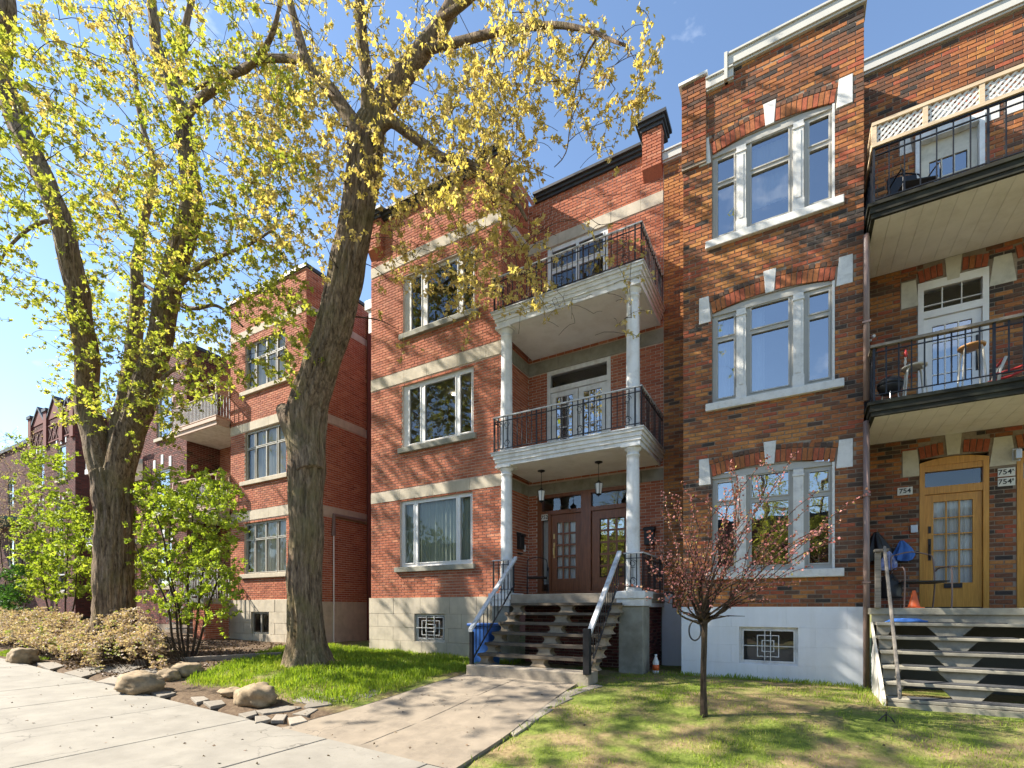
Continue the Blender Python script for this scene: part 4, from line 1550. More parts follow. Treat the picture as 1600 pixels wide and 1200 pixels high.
for t in TOP:
    arch_bricks(fB, WC, .955, t, RISE + .03, .085, M['brick_orange'])
for c0, t in ((2.36, 4.23), (3.62, 4.23), (2.35, 7.36), (3.62, 7.36)):
    arch_bricks(fR, c0, .45, t, .05, .10, M['brick_orange'], cap=False)

# bay windows: three lights with transoms between moulded posts
for k, (s, t) in enumerate(zip(SILL, TOP)):
    tr = (3.55, 6.60, 9.49)[k]
    H = t + RISE - .02
    cols = [(-1.27, -.995, [(s + .11, tr - .05), (tr + .05, t - .12)]), (-.70, -.12, [(s + .11, tr - .05), (tr + .05, t - .06)]), (.20, .475, [(s + .11, tr - .05), (tr + .05, t - .12)])]
    inner = None
    if k == 1:
        inner = lambda w: (curtain(fB, w, M['curtain'], -1.3, -1.08, 5.42, 7.0, -.2, 3, .03), curtain(fB, w, M['curtain'], -.72, -.5, 5.42, 7.05, -.2, 3, .03))
    if k == 2:
        inner = lambda w: curtain(fB, w, M['curtain'], -.72, -.08, 8.9, 10.0, -.2, 8, .012)
    w = window(fB, RH, WX0, WX1, s, t + .0, cols, M['taupe'], M['glass_sky'], n=-.05, depth=1.3, inner=inner)
    mb = MB()
    # curved head board
    n = 12
    for i in range(n):
        a0, a1 = WX0 + (WX1 - WX0) * i / n, WX0 + (WX1 - WX0) * (i + 1) / n
        z = lambda a: t + RISE * (1 - ((a - WC) / .96) ** 2) + .012
        p = fB.p
        mb.hexa([p(a0, -.02, t - .04), p(a1, -.02, t - .04), p(a1, -.12, t - .04), p(a0, -.12, t - .04), p(a0, -.02, z(a0)), p(a1, -.02, z(a1)), p(a1, -.12, z(a1)), p(a0, -.12, z(a0))])
    mb.build("head_board", M['taupe'], w)
    for a0 in (-.945, -.045):
        mb = MB()
        mb.fbox(fB, a0, a0 + .155, -.05, .012, s + .01, t - .05)
        mb.fbox(fB, a0 - .012, a0 + .167, -.05, .030, s + .005, s + .22)
        mb.fbox(fB, a0 - .012, a0 + .167, -.05, .028, t - .17, t - .135)
        mb.fbox(fB, a0 + .04, a0 + .115, .0125, .022, s + .26, t - .22)
        mb.build("post", M['white_worn'], w)
    MB().fbox(fB, WX1 - .035, WX1 + .0, -.05, .010, s + .01, t).build("post", M['white_worn'], w)
    MB().fbox(fB, -1.47, .69, -.1, .085, s - .135, s + .004).build("sill", M['white_worn'], RH, bevel=.012)

# white painted block basement with its barred window
BW2 = (-.90, .03, .60, 1.26)
fW = front(YB - .03)
wall_sheet(front(YB - .01), -1.90, .97, .1, 1.615, [BW2], "foundation", M['white_block'], RH)
z, row = .1, 0
for z1 in (.33, .60, .93, 1.26, 1.62):
    a = -1.91 - (.45 if row % 2 else 0)
    while a < .97:
        b = a + .88
        s0, s1 = max(a, -1.91), min(b, .98)
        segs = [(s0, s1)]
        if BW2[2] < (z + z1) / 2 < BW2[3]:
            segs = [(p, q) for p, q in ((s0, min(s1, BW2[0])), (max(s0, BW2[1]), s1)) if q - p > .03]
        for p, q in segs:
            MB().fbox(fW, p + .0006, q - .0006, -.05, .002 + r.uniform(0, .0015), z + .0006, z1 - .0006).build("foundation_block", M['white_block'], RH, bevel=.0025)
        a = b
    z = z1
    row += 1
w = window(fW, RH, *BW2, [(BW2[0] + .07, BW2[1] - .07, [(BW2[2] + .06, BW2[3] - .07)])], M['white'], M['glass'], n=-.07, depth=.6, rmat=M['room_light'])
grille(fW, w, BW2[0] + .05, BW2[1] - .05, BW2[2] + .04, BW2[3] - .05, M['white'], n=-.05, squares=((.29, .16), (.38, .32)), cross=(.44, .55), w=.013)
fW2 = front(YR - .04)
MB().fbox(fW2, -2.58, -2.36, -.2, .03, .1, 1.90).build("foundation_block", M['white_block'], RH)
MB().fbox(fW2, -2.36, -1.86, -.2, .028, .1, 1.60).build("foundation_block", M['white_block'], RH)


# ---- the balconies on the right
def deck(zt, label, h=.22):
    x0, x1 = .985, XR
    o = MB().box(x0 + .02, x1, YF + .05, YR - .005, zt - .10, zt - .03).build("balcony", M['old_wood'], RH)
    o['label'] = label
    mb = MB()
    for e, q0, q1 in ((.0, zt - .05, zt), (.03, zt - .15, zt - .05), (.05, zt - h, zt - .15)):
        mb.box(x0 - .02 + e, x1, YF + e, YF + .1, q0, q1)
        mb.box(x0 - .02 + e, x0 + .08, YF + .1001, YR - .01, q0, q1)
    mb.build("fascia", M['green_black'], o)
    # soffit boards running back to the wall
    x = x0 + .0801
    while x < x1:
        piece("soffit_board", o, M['beige'], (x + .102, (YF + .1 + YR) / 2, zt - h + .045), (.2005, YR - YF - .115, .02))
        x += .204
    return o


b3 = deck(7.88, "top floor balcony with pine lattice above iron bars")
b2 = deck(4.80, "middle balcony with iron bars and weathered wooden handrail")
railing(b3, (1.05, YF + .06), (XR, YF + .06), 7.88, 8.74, M['iron'], M['iron'], spacing=.19, bar_r=.008, top=(.03, .02), low=.05)
railing(b3, (1.05, YF + .08), (1.05, YR - .05), 7.88, 8.74, M['iron'], M['iron'], spacing=.16, bar_r=.008, top=(.03, .02), low=.05)
railing(b2, (1.05, YF + .06), (XR, YF + .06), 4.80, 5.68, M['iron'], M['rail_wood'], spacing=.155, bar_r=.009, top=(.09, .04), low=.1)
railing(b2, (1.05, YF + .10), (1.05, YR - .05), 4.80, 5.68, M['iron'], M['rail_wood'], spacing=.12, bar_r=.009, top=(.09, .04), low=.1, scroll=(.15, .45, .75))


def lattice(parent, p0, p1, z0, z1, mat, frame_mat, step=.075, t=.008, fw=.05, posts=()):
    """crossed laths in a frame between two ground points"""
    p0, p1 = Vector((*p0, 0)), Vector((*p1, 0))
    L = (p1 - p0).length
    d = (p1 - p0).normalized()
    nrm = Vector((-d.y, d.x, 0))
    ang = math.atan2(d.y, d.x)
    H = z1 - z0
    for side_ in (0, 1):
        k = -H
        while k < L:
            s0, s1 = max(0, k), min(L, k + H)
            if s1 - s0 > .03:
                ta, tb = s0 - k, s1 - k
                if side_: za, zb = z1 - ta, z1 - tb
                else: za, zb = z0 + ta, z0 + tb
                mid = p0 + d * ((s0 + s1) / 2) + nrm * (t * (1 if side_ else -1) * .6)
                ln = math.hypot(s1 - s0, zb - za)
                o = piece("lath", parent, mat, (mid.x, mid.y, (za + zb) / 2), (ln, t, .03))
                o.rotation_euler = Matrix.Rotation(ang, 3, 'Z').to_4x4().to_euler()
                o.rotation_euler = (Matrix.Rotation(ang, 4, 'Z') @ Matrix.Rotation(-math.atan2(zb - za, s1 - s0), 4, 'Y')).to_euler()
            k += step
    mid = (p0 + p1) / 2
    for z in (z0 - fw / 2, z1 + fw / 2):
        piece("lattice_rail", parent, frame_mat, (mid.x, mid.y, z), (L + .06, .075, fw), (0, 0, ang))
    for s in (0, L, *posts):
        q = p0 + d * s
        piece("lattice_post", parent, frame_mat, (q.x, q.y, (z0 + z1) / 2), (.06, .06, H), (0, 0, ang))


lattice(b3, (1.05, YF + .06), (3.4, YF + .06), 8.80, 9.08, M['white_worn'], M['pine'], step=.085, posts=(.62, 1.25, 1.9))
lattice(b3, (1.05, YF + .13), (1.05, YR - .05), 8.80, 9.08, M['white_worn'], M['pine'], step=.085)

# porch, wooden stairs and lattice skirt on the right
rp = MB().box(1.0, XR, YF, YR - .004, 1.50, 1.60).build("porch", M['stair_cream'], RH, bevel=.006)
MB().box(1.02, XR, YF + .03, YF + .07, 1.38, 1.499).build("fascia", M['stair_cream'], rp)
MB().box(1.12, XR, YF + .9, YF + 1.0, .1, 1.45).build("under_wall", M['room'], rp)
for k in range(6):
    y, z = 9.28 - .21 * k, 1.38 - .197 * k
    t = MB().box(1.06, XR, y, y + .30, z - .045, z).build("tread", M['stair_cream'], rp, bevel=.008)
    MB().box(1.30 if k else 1.2, 2.52 + .06 * k, y + .012, y + .27, z + .001, z + .012).build("tread_mat", M['asphalt'], t)
    for cx, wd in ((1.12, .26), (1.92, .42), (3.2, .42)):
        a, b, c_, e = cx - wd * .62, cx + wd * .62, cx + wd * .33, cx - wd * .33
        if cx < 1.2: a = e = 1.07
        zz0, zz1 = z - .197 + .012, z - .046
        MB().prism([(e, y + .05, zz0), (c_, y + .05, zz0), (b, y + .05, zz1), (a, y + .05, zz1)], (0, .05, 0)).build("tread_block", M['stair_cream'], rp)
MB().box(1.06, XR, 8.20, 8.26, .16, .345).build("base_board", M['stair_cream'], rp)
# lattice skirt beside the stairs
sk = MB()
sk.prism([(1.0, 9.42, 1.38), (1.0, 9.42, 1.33), (1.0, 8.14, .20), (1.0, 8.14, .40)], (.03, 0, 0))
sk.prism([(1.0, 9.42, .20), (1.0, 9.42, .24), (1.0, 8.14, .24), (1.0, 8.14, .20)], (.03, 0, 0))
sk.build("skirt_frame", M['cream'], rp)
for s in range(26):
    y = 8.14 + s * .075
    # laths rising towards the house, clipped under the stair line
    zt = lambda yy: .40 + (yy - 8.14) * (1.35 - .38) / 1.28
    y0, z0 = y, .22
    y1 = y0 - .9
    pts = []
    for q in range(31):
        yy, zz = y0 - .9 * q / 30, .22 + .9 * q / 30
        if 8.15 <= yy <= 9.41 and zz <= zt(yy) - .02:
            pts.append((yy, zz))
    if len(pts) > 2:
        (ya, za), (yb, zb) = pts[0], pts[-1]
        L = math.hypot(yb - ya, zb - za)
        piece("lath", rp, M['white_worn'], (1.012, (ya + yb) / 2, (za + zb) / 2), (.01, L, .032), (math.atan2(zb - za, yb - ya), 0, 0))
# worn plank handrail and its post
MB().hexa([(1.14, 8.02, .42), (1.18, 8.02, .42), (1.18, 9.30, 2.44), (1.14, 9.30, 2.44), (1.14, 8.02, .52), (1.18, 8.02, .52), (1.18, 9.30, 2.54), (1.14, 9.30, 2.54)]).build("handrail", M['stair_rail'], rp, bevel=.01)
MB().box(1.05, 1.125, 9.36, 9.44, 1.6, 2.46).build("newel_post", M['old_wood'], rp, bevel=.01)
MB().box(1.04, 1.22, 9.32, 9.48, 2.46, 2.50).build("newel_cap", M['rail_wood'], rp)
# brown downpipe
mb = MB()
px, py = .985, YB - .09
mb.tube([(px, py + .02, 7.64), (px - .0, py, 7.55), (px, py, 4.95)], .045, 8)
mb.tube([(px, py, 4.62), (px, py, .32)], .045, 8)
mb.build("downpipe", M['brown_pipe'], RH, smooth=True)
for z in (6.2, 3.4, 2.0):
    MB().box(px - .055, px + .055, py - .05, py + .085, z, z + .03).build("pipe_bracket", M['brown_pipe'], RH)


# ---- doors on the right
def oak_door(x0, label):
    mb = MB()
    z0, z1 = 1.6, 4.22
    mb.fbox(fR, x0, x0 + .075, -.13, .02, z0, z1 - .06)
    mb.fbox(fR, x0 + .845, x0 + .92, -.13, .02, z0, z1 - .06)
    n = 10
    for i in range(n):
        a0, a1 = x0 + .92 * i / n, x0 + .92 * (i + 1) / n
        z = lambda a: z1 - .06 + .07 * (1 - ((a - x0 - .46) / .46) ** 2)
        p = fR.p
        mb.hexa([p(a0, .021, z1 - .12), p(a1, .021, z1 - .12), p(a1, -.13, z1 - .12), p(a0, -.13, z1 - .12), p(a0, .021, z(a0)), p(a1, .021, z(a1)), p(a1, -.13, z(a1)), p(a0, -.13, z(a0))])
    mb.fbox(fR, x0 + .0755, x0 + .8445, -.13, .012, 3.60, 3.73)
    mb.fbox(fR, x0 + .0755, x0 + .8445, -.13, .005, 4.00, 4.10)
    o = mb.build("door_frame", M['oak'], RH)
    MB().quad(fR.p(x0 + .075, -.05, 3.73), fR.p(x0 + .845, -.05, 3.73), fR.p(x0 + .845, -.05, 4.0), fR.p(x0 + .075, -.05, 4.0)).build("transom_pane", M['glass'], o)
    room(fR, o, x0, x0 + .92, 1.6, 4.2, 1.2)
    d = french_door(fR, RH, x0 + .08, x0 + .84, 1.62, 3.595, M['oak'], M['glass_clear'], 3, 5, n=-.02, stile=.12, bottom=.42, top=.13, handle=(x0 + .145, M['black']),
                    inner=lambda d, g0, g1, h0, h1: curtain(fR, d, M['curtain'], g0 - .01, g1 + .01, h0 - .02, h1 + .02, -.095, 9, .018), bar_w=.02)
    d['label'] = label
    MB().fbox(fR, x0 + .34, x0 + .58, -.019, .005, 1.95, 2.03).build("letter_slot", M['black'], d)


oak_door(1.90, "golden oak door with white curtains behind fifteen panes")
oak_door(3.16, "golden oak door at the picture edge")
mb = MB()
for q in ((1.88, 1.96, 4.84, 7.36), (2.74, 2.82, 4.84, 7.36), (1.96, 2.74, 7.22, 7.36), (1.96, 2.74, 6.72, 6.84)):
    mb.fbox(fR, q[0], q[1], -.13, .015, q[2], q[3])
df = mb.build("door_frame", M['beige'], RH)
for k in range(3):
    a0 = 1.96 + k * .26
    MB().quad(fR.p(a0 + .008, -.05, 6.85), fR.p(a0 + .252, -.05, 6.85), fR.p(a0 + .252, -.05, 7.21), fR.p(a0 + .008, -.05, 7.21)).build("transom_pane", M['glass'], df)
    MB().fbox(fR, a0 - .008, a0 + .008, -.07, -.03, 6.841, 7.219).build("glazing_bar", M['beige'], df)
MB().fbox(fR, 1.9605, 2.7395, -.068, -.032, 6.945, 6.96).build("glazing_bar", M['beige'], df)
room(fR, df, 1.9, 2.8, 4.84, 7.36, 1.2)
d = french_door(fR, RH, 1.965, 2.735, 4.84, 6.715, M['beige'], M['glass_sky'], 3, 5, n=-.03, stile=.12, bottom=.3, top=.15, handle=(2.68, M['black']), bar_w=.02)
d['label'] = "beige balcony door with blue sky mirrored in its panes"
mb = MB()
for q in ((1.84, 1.91, 7.9, 9.98), (2.69, 2.76, 7.9, 9.98), (1.91, 2.69, 9.86, 9.98)):
    mb.fbox(fR, q[0], q[1], -.13, .05, q[2], q[3])
df = mb.build("door_frame", M['white'], RH)
room(fR, df, 1.85, 2.75, 7.9, 9.98, 1.2)
MB().fbox(fR, 1.911, 2.689, -.12, -.08, 9.62, 9.859).build("blind_box", M['cream'], df)
french_door(fR, RH, 1.915, 2.685, 7.92, 9.615, M['cream'], M['glass_sky'], 3, 4, n=-.04, stile=.13, bottom=.3, top=.12)

# number plates on the right-hand wall
for a0, a1, z0, z1, s in ((1.585, 1.805, 3.63, 3.77, "754"), (2.925, 3.14, 3.79, 3.93, "754\u1d2c"), (2.925, 3.14, 3.63, 3.77, "754\u1d2e")):
    pl = MB().fbox(fR, a0, a1, .012, .022, z0, z1).build("number_plate", M['plate'], RH, bevel=.004)
    text("754", "numerals", pl, M['black'], fR.p((a0 + a1) / 2 - (.02 if len(s) > 3 else 0), .024, (z0 + z1) / 2), .115, (math.radians(90), 0, 0))
    if len(s) > 3:
        text("A" if s[3] == "\u1d2c" else "B", "numerals", pl, M['black'], fR.p(a1 - .03, .024, z1 - .045), .05, (math.radians(90), 0, 0))
# wall lantern at the picture edge
mb = MB()
mb.fbox(fR, 3.10, 3.20, .01, .03, 4.02, 4.24)
mb.fbox(fR, 3.11, 3.19, .03, .14, 4.04, 4.20)
tag(mb.build("wall_lamp", M['steel'], bevel=.01), "steel wall lamp on brick between the two oak doors", "wall lamp")
# ------------------------------------------------------------------ red brick block with wooden balconies, left of the middle house
YL, YQ = YB, 11.10
fL, fQ = front(YL), front(YQ)
XS = -12.83
XB = -16.73
fLS = side(XS)
LH = thing("apartment_block", "red brick apartment block with wooden balconies seen behind the big maple trunk", "building", (-15, 10.5, .5))
LW = [(-15.95, -13.78, 2.72, 4.42), (-15.92, -13.78, 5.80, 7.44), (-15.90, -13.82, 8.78, 10.35)]
LB = [(4.50, 4.80), (7.46, 7.74), (10.58, 10.82)]
lw = wall_sheet(fL, XB, XS, 1.87, 11.9, LW, "front_wall", M['mortar'], LH)
ls = wall_sheet(fLS, YL, 13.4, 1.80, 11.9, [], "side_wall", M['mortar'], LH)
lq = wall_sheet(fQ, -19.52, -16.6, 1.87, 11.3, [], "recess_wall", M['mortar'], LH)
store = []
bh = [(-40, 40, a, b) for a, b in LB]
lsill = [(-16.12, -13.66, a[2] - .14, a[2]) for a in LW]
lay_bricks(fL, XB, XS, 1.87, 11.9, LW + bh + lsill, [], lw, M['brick_red'], tone_red, .0705, .222, .012, 0, 31, store)
lay_bricks(fLS, YL - .008, 13.4, 1.80, 11.9, bh, [], ls, M['brick_red'], tone_red, .0705, .222, .012, 0, 32, store)
lay_bricks(fQ, -19.5, -16.6, 1.87, 11.3, [], [], lq, M['brick_red'], tone_red, .0705, .222, .012, 0, 33, store)
set_bricks(store, 200)
rl = MB()
rl.quad((XB, YL, 11.85), (XS, YL, 11.85), (XS, 22, 11.85), (XB, 22, 11.85))
rl.quad((-19.52, YQ, 11.25), (XB, YQ, 11.25), (XB, 22, 11.25), (-19.52, 22, 11.25))
rl.quad((XB, YL, .3), (XB, YQ, .3), (XB, YQ, 11.85), (XB, YL, 11.85))
lr = rl.build("roof", M['asphalt'], LH)
MB().fbox(fL, XB - .05, XS + .05, -.3, .06, 11.9, 12.0).build("coping", M['cap_black'], lr)
MB().fbox(fLS, YL + .3, 13.4, -.3, .06, 11.9, 12.0).build("coping", M['cap_black'], lr)
MB().fbox(fQ, -19.52, -16.7, -.2, .06, 11.3, 11.4).build("coping", M['cap_black'], lr)
r = random.Random(8)
for z0, z1 in LB:
    for fr, a0, a1 in ((fL, XB, XS + .015), (fLS, YL - .01, 12.2)):
        a = a0
        while a < a1 - .02:
            b = min(a1, a + 1.05)
            if a1 - b < .25: b = a1
            fpiece("band_stone", LH, M['stone'], fr, a + .003, b - .003, -.02, .02, z0 + .002, z1 - .002)
            a = b
for q in lsill:
    MB().fbox(fL, q[0], q[1], -.1, .08, q[2], q[3] - .001).build("sill", M['stone'], LH, bevel=.01)
for (a0, a1, z0, z1) in LW:
    tr = z1 - .56
    c = [(a0 + .07, a0 + .45), (a0 + .54, a0 + 1.05), (a0 + 1.10, a1 - .54), (a1 - .45, a1 - .07)]
    cols = [(p, q, [(z0 + .06, tr - .035), (tr + .035, z1 - .07)]) for p, q in c]
    window(fL, LH, a0, a1, z0, z1, cols, M['taupe'], M['glass_clear'], depth=1.0, rmat=M['room'],
           inner=lambda w, a0=a0, a1=a1, z0=z0, z1=z1: curtain(fL, w, M['curtain'], a0 + .05, a1 - .05, z0, z1, -.2, 18, .03))
fLF = front(YL - .03)
MB().fbox(side(XS + .03), YL + .05, 13.4, -.2, .0, .1, 1.80).build("foundation", M['stone'], LH)
BW3 = (-15.54, -14.60, .76, 1.47)
wall_sheet(front(YL - .01), XB - .02, XS + .03, .1, 1.865, [BW3], "foundation", M['stone'], LH)
z = .1
for row, z1 in enumerate((.44, .76, 1.115, 1.47, 1.87)):
    a = XB - .03 - (.35 if row % 2 else 0)
    while a < XS + .03:
        b = a + .82
        s0, s1 = max(a, XB - .03), min(b, XS + .04)
        segs = [(s0, s1)]
        if BW3[2] < (z + z1) / 2 < BW3[3]:
            segs = [(p, q) for p, q in ((s0, min(s1, BW3[0])), (max(s0, BW3[1]), s1)) if q - p > .03]
        for p, q in segs:
            if q - p > .02:
                MB().fbox(fLF, p + .004, q - .004, -.05, .004 + r.uniform(0, .008), z + .004, z1 - .004).build("foundation_block", M['stone'], LH, bevel=.006)
        a = b
    z = z1
window(fLF, LH, *BW3, [(BW3[0] + .05, (BW3[0] + BW3[1]) / 2 - .03, [(BW3[2] + .05, BW3[3] - .05)]), ((BW3[0] + BW3[1]) / 2 + .03, BW3[1] - .05, [(BW3[2] + .05, BW3[3] - .05)])], M['taupe'], M['glass'], n=-.06, depth=.5)
# drain pipes on the shaded side wall
mb = MB()
mb.tube([(XS + .07, 10.85, 3.9), (XS + .07, 10.85, 4.55), (XS + .07, 12.2, 4.55)], .07, 6)
mb.build("drain_pipe", M['brown_pipe'], LH)
MB().tube([(XS + .07, 10.85, 3.9), (XS + .07, 10.85, .3)], .022, 8).build("drain_pipe", M['pvc'], LH)
MB().tube([(XS + .12, 12.35, 11.6), (XS + .12, 12.35, .3)], .11, 8).build("drain_pipe", M['brick_wine'], LH)


def wood_balcony(zd, zr, label, parent, x0=-19.50, x1=-16.75, slat=True):
    yf = YF
    o = MB().box(x0, x1, yf, YQ - .02, zd - .09, zd).build("balcony", M['balcony_wood'], parent)
    o['label'] = label
    for e, a, b in ((0, zd - .10, zd + .01), (.04, zd - .24, zd - .101)):
        MB().box(x0 + e, x1 - .002 - e, yf - .03 + e, yf + .06, a, b).build("fascia", M['balcony_wood'], o)
    MB().box(x1 - .06, x1 - .003, yf + .061, YL - .03, zd - .24, zd + .005).build("fascia", M['balcony_wood'], o)
    y = yf + .062
    while y < YQ - .1:
        piece("soffit_board", o, M['white'], ((x0 + x1) / 2, y + .045, zd - .22), (x1 - x0 - .13, .086, .015))
        y += .092
    zm = zd + .80
    for pa, pb in (((x0, yf), (x1 - .03, yf)), ((x1 - .03, yf + .04), (x1 - .03, YL - .02))):
        L = math.hypot(pb[0] - pa[0], pb[1] - pa[1])
        ang = math.atan2(pb[1] - pa[1], pb[0] - pa[0])
        mx, my = (pa[0] + pb[0]) / 2, (pa[1] + pb[1]) / 2
        for z, h in ((zd + .06, .03), (zm, .035), (zr, .045)):
            piece("handrail", o, M['balcony_wood'], (mx, my, z), (L + .04, .05, h), (0, 0, ang))
        n = max(3, int(L / .085))
        for i in range(n + 1):
            t = i / n
            piece("baluster", o, M['rail_white'], (pa[0] + (pb[0] - pa[0]) * t, pa[1] + (pb[1] - pa[1]) * t, (zd + .06 + zm) / 2), (.018, .018, zm - zd - .06), (0, 0, ang))
        for t in (0, .55, 1) if L > 1 else (0, 1):
            piece("post", o, M['balcony_wood'], (pa[0] + (pb[0] - pa[0]) * t, pa[1] + (pb[1] - pa[1]) * t, (zm + zr) / 2), (.05, .05, zr - zm), (0, 0, ang))
    # slatted screen at the side
    if slat:
        for k in range(7):
            piece("screen_slat", o, M['balcony_wood'], (x1 - .03, (yf + YL) / 2 + .1, zm + .04 + k * .055), (.02, YL - yf + .15, .022))
    return o


wood_balcony(7.98, 9.22, "upper wooden balcony with slatted top rail", LH)
wood_balcony(5.02, 6.09, "lower wooden balcony half hidden by the green shrub", LH)
pch = MB().box(-18.0, -16.74, 9.0, YQ - .02, 1.76, 1.93).build("porch", M['stone_dark'], LH)
pl_ = MB().box(-17.46, -16.77, 9.06, YL - .04, .3, 1.75).build("porch_pier", M['mortar'], LH)
st = []
lay_bricks(front(9.05), -17.46, -16.77, .4, 1.74, [], [], pl_, M['brick_red'], tone_red, .0705, .222, .012, 0, 41, st)
lay_bricks(side(-16.76), 9.06, YL - .05, .4, 1.74, [], [], pl_, M['brick_red'], tone_red, .0705, .222, .012, 0, 42, st)
set_bricks(st, 0)
railing(pch, (-18.0, 9.06), (-16.80, 9.06), 1.93, 2.95, M['rail_white'], M['rail_white'], spacing=.1, top=(.03, .03))
railing(pch, (-16.80, 9.09), (-16.80, YL - .03), 1.93, 2.95, M['rail_white'], M['rail_white'], spacing=.1, top=(.03, .03))
for k in range(5):
    MB().box(-18.0 - .26 * (k + 1), -18.0 - .26 * k + .03, 9.06, 10.2, 1.66 - .19 * k - .05, 1.66 - .19 * k).build("stair_tread", M['steel'], pch)
for yy in (9.06, 10.2):
    bar("stair_rail", pch, M['rail_white'], (-18.0, yy, 2.95), (-19.3, yy, 1.95), .018)
    for k in range(9):
        x = -18.08 - k * .14
        piece("baluster", pch, M['rail_white'], (x, yy, 2.42 - k * .108), (.016, .016, .95))

# ------------------------------------------------------------------ dark red house with small keystones
QH = thing("brick_house", "dark red brick house front with small white keystones between the two trunks", "house", (-21, 11, .7))
QX = -19.51
QW = [(-21.67, -20.57, 2.43, 4.15), (-21.76, -20.70, 5.24, 6.96), (-21.67, -20.57, 8.18, 9.94)]
qw = wall_sheet(fL, -22.79, QX, .3, 11.3, QW, "front_wall", M['mortar_brown'], QH)
qs = wall_sheet(side(QX), YL, YQ, .3, 11.3, [], "side_wall", M['mortar_brown'], QH)
qr = wall_sheet(fQ, -29.1, -22.7, .3, 11.3, [], "recess_wall", M['mortar_brown'], QH)
st = []
lay_bricks(fL, -22.79, QX + .005, 1.0, 11.3, QW, [], qw, M['brick_wine'], tone_wine, .0705, .222, .012, 0, 51, st)
lay_bricks(side(QX), YL, YQ, 1.0, 11.3, [], [], qs, M['brick_wine'], tone_wine, .0705, .222, .012, 0, 52, st)
lay_bricks(fQ, -29.1, -22.7, 1.0, 11.3, [], [], qr, M['brick_wine'], tone_wine, .0705, .222, .012, 0, 53, st)
set_bricks(st, 0)
q = MB()
q.quad((-29.1, YQ, 11.25), (QX, YQ, 11.25), (QX, 22, 11.25), (-29.1, 22, 11.25))
q.quad((-22.79, YL, 11.26), (QX, YL, 11.26), (QX, YQ, 11.26), (-22.79, YQ, 11.26))
q.quad((-22.79, YL, .3), (-22.79, YQ, .3), (-22.79, YQ, 11.25), (-22.79, YL, 11.25))
qroof = q.build("roof", M['asphalt'], QH)
MB().fbox(fL, -22.84, QX + .04, -.3, .06, 11.3, 11.42).build("coping", M['cap_black'], qroof)
MB().fbox(side(QX), YL + .3, YQ, -.3, .06, 11.3, 11.42).build("coping", M['cap_black'], qroof)
for a0, a1, z0, z1 in QW:
    zm = (z0 + z1) / 2
    window(fL, QH, a0, a1, z0, z1, [(a0 + .07, a1 - .07, [(z0 + .07, zm - .03), (zm + .03, z1 - .07)])], M['pvc'], M['glass_sky'], depth=.9)
    MB().fbox(fL, a0 - .1, a1 + .1, -.1, .08, z0 - .12, z0 - .001).build("sill", M['stone'], QH)
    for c, dz in ((a0 - .06, 0), ((a0 + a1) / 2, .14), (a1 + .06, 0)):
        MB().fbox(fL, c - .085, c + .085, -.05, .03, z1 + .02 + dz, z1 + .42 + dz).build("keystone", M['white'], QH, bevel=.005)
for zt in (7.4, 4.15):
    o = MB().box(-26.8, -22.84, YF, YQ - .02, zt, zt + .2).build("balcony", M['beige'], QH)
    railing(o, (-26.8, YF + .05), (-22.9, YF + .05), zt + .2, zt + 1.1, M['rail_white'], M['rail_white'], spacing=.14)

# ------------------------------------------------------------------ dark house with the stepped parapet, far left
TH = thing("brick_house", "dark brown brick house with a peaked ornamental parapet at the far end", "house", (-32, 11, 1.1))
TX, TX0, TT = -29.1, -34.6, 10.9
TW = [(-31.13, -30.14, 7.79, 9.45), (-31.29, -30.43, 5.05, 6.76), (-31.2, -30.3, 2.4, 4.02), (-33.6, -32.75, 7.79, 9.45), (-33.7, -32.85, 5.05, 6.76)]
tw = wall_sheet(fL, TX0, TX, .3, TT, TW, "front_wall", M['mortar_brown'], TH)
st = []
lay_bricks(fL, TX0, TX + .005, 1.2, TT, TW, [], tw, M['brick_wine'], lambda a, z, r: tone_wine(a, z, r) * .6, .0705, .222, .012, 0, 61, st)
lay_bricks(side(TX), YL, YQ, 1.2, TT, [], [], tw, M['brick_wine'], lambda a, z, r: tone_wine(a, z, r) * .6, .0705, .222, .012, 0, 62, st)
set_bricks(st, 0)
q = MB()
q.quad((TX0, YL, 10.85), (TX, YL, 10.85), (TX, 22, 10.85), (TX0, 22, 10.85))
q.quad((TX, YL, .3), (TX, YQ, .3), (TX, YQ, 10.85), (TX, YL, 10.85))
troof = q.build("roof", M['asphalt'], TH)
for a0, a1, z0, z1 in TW:
    zm = (z0 + z1) / 2
    window(fL, TH, a0, a1, z0, z1, [(a0 + .07, a1 - .07, [(z0 + .07, zm - .03), (zm + .03, z1 - .07)])], M['white'], M['glass_sky'], depth=.8)
    MB().fbox(fL, a0 - .1, a1 + .1, -.1, .08, z0 - .12, z0 - .001).build("sill", M['stone'], TH)
    for c in (a0 - .04, (a0 + a1) / 2, a1 + .04):
        MB().fbox(fL, c - .06, c + .06, -.05, .03, z1 + .03, z1 + .33).build("keystone", M['white'], TH)
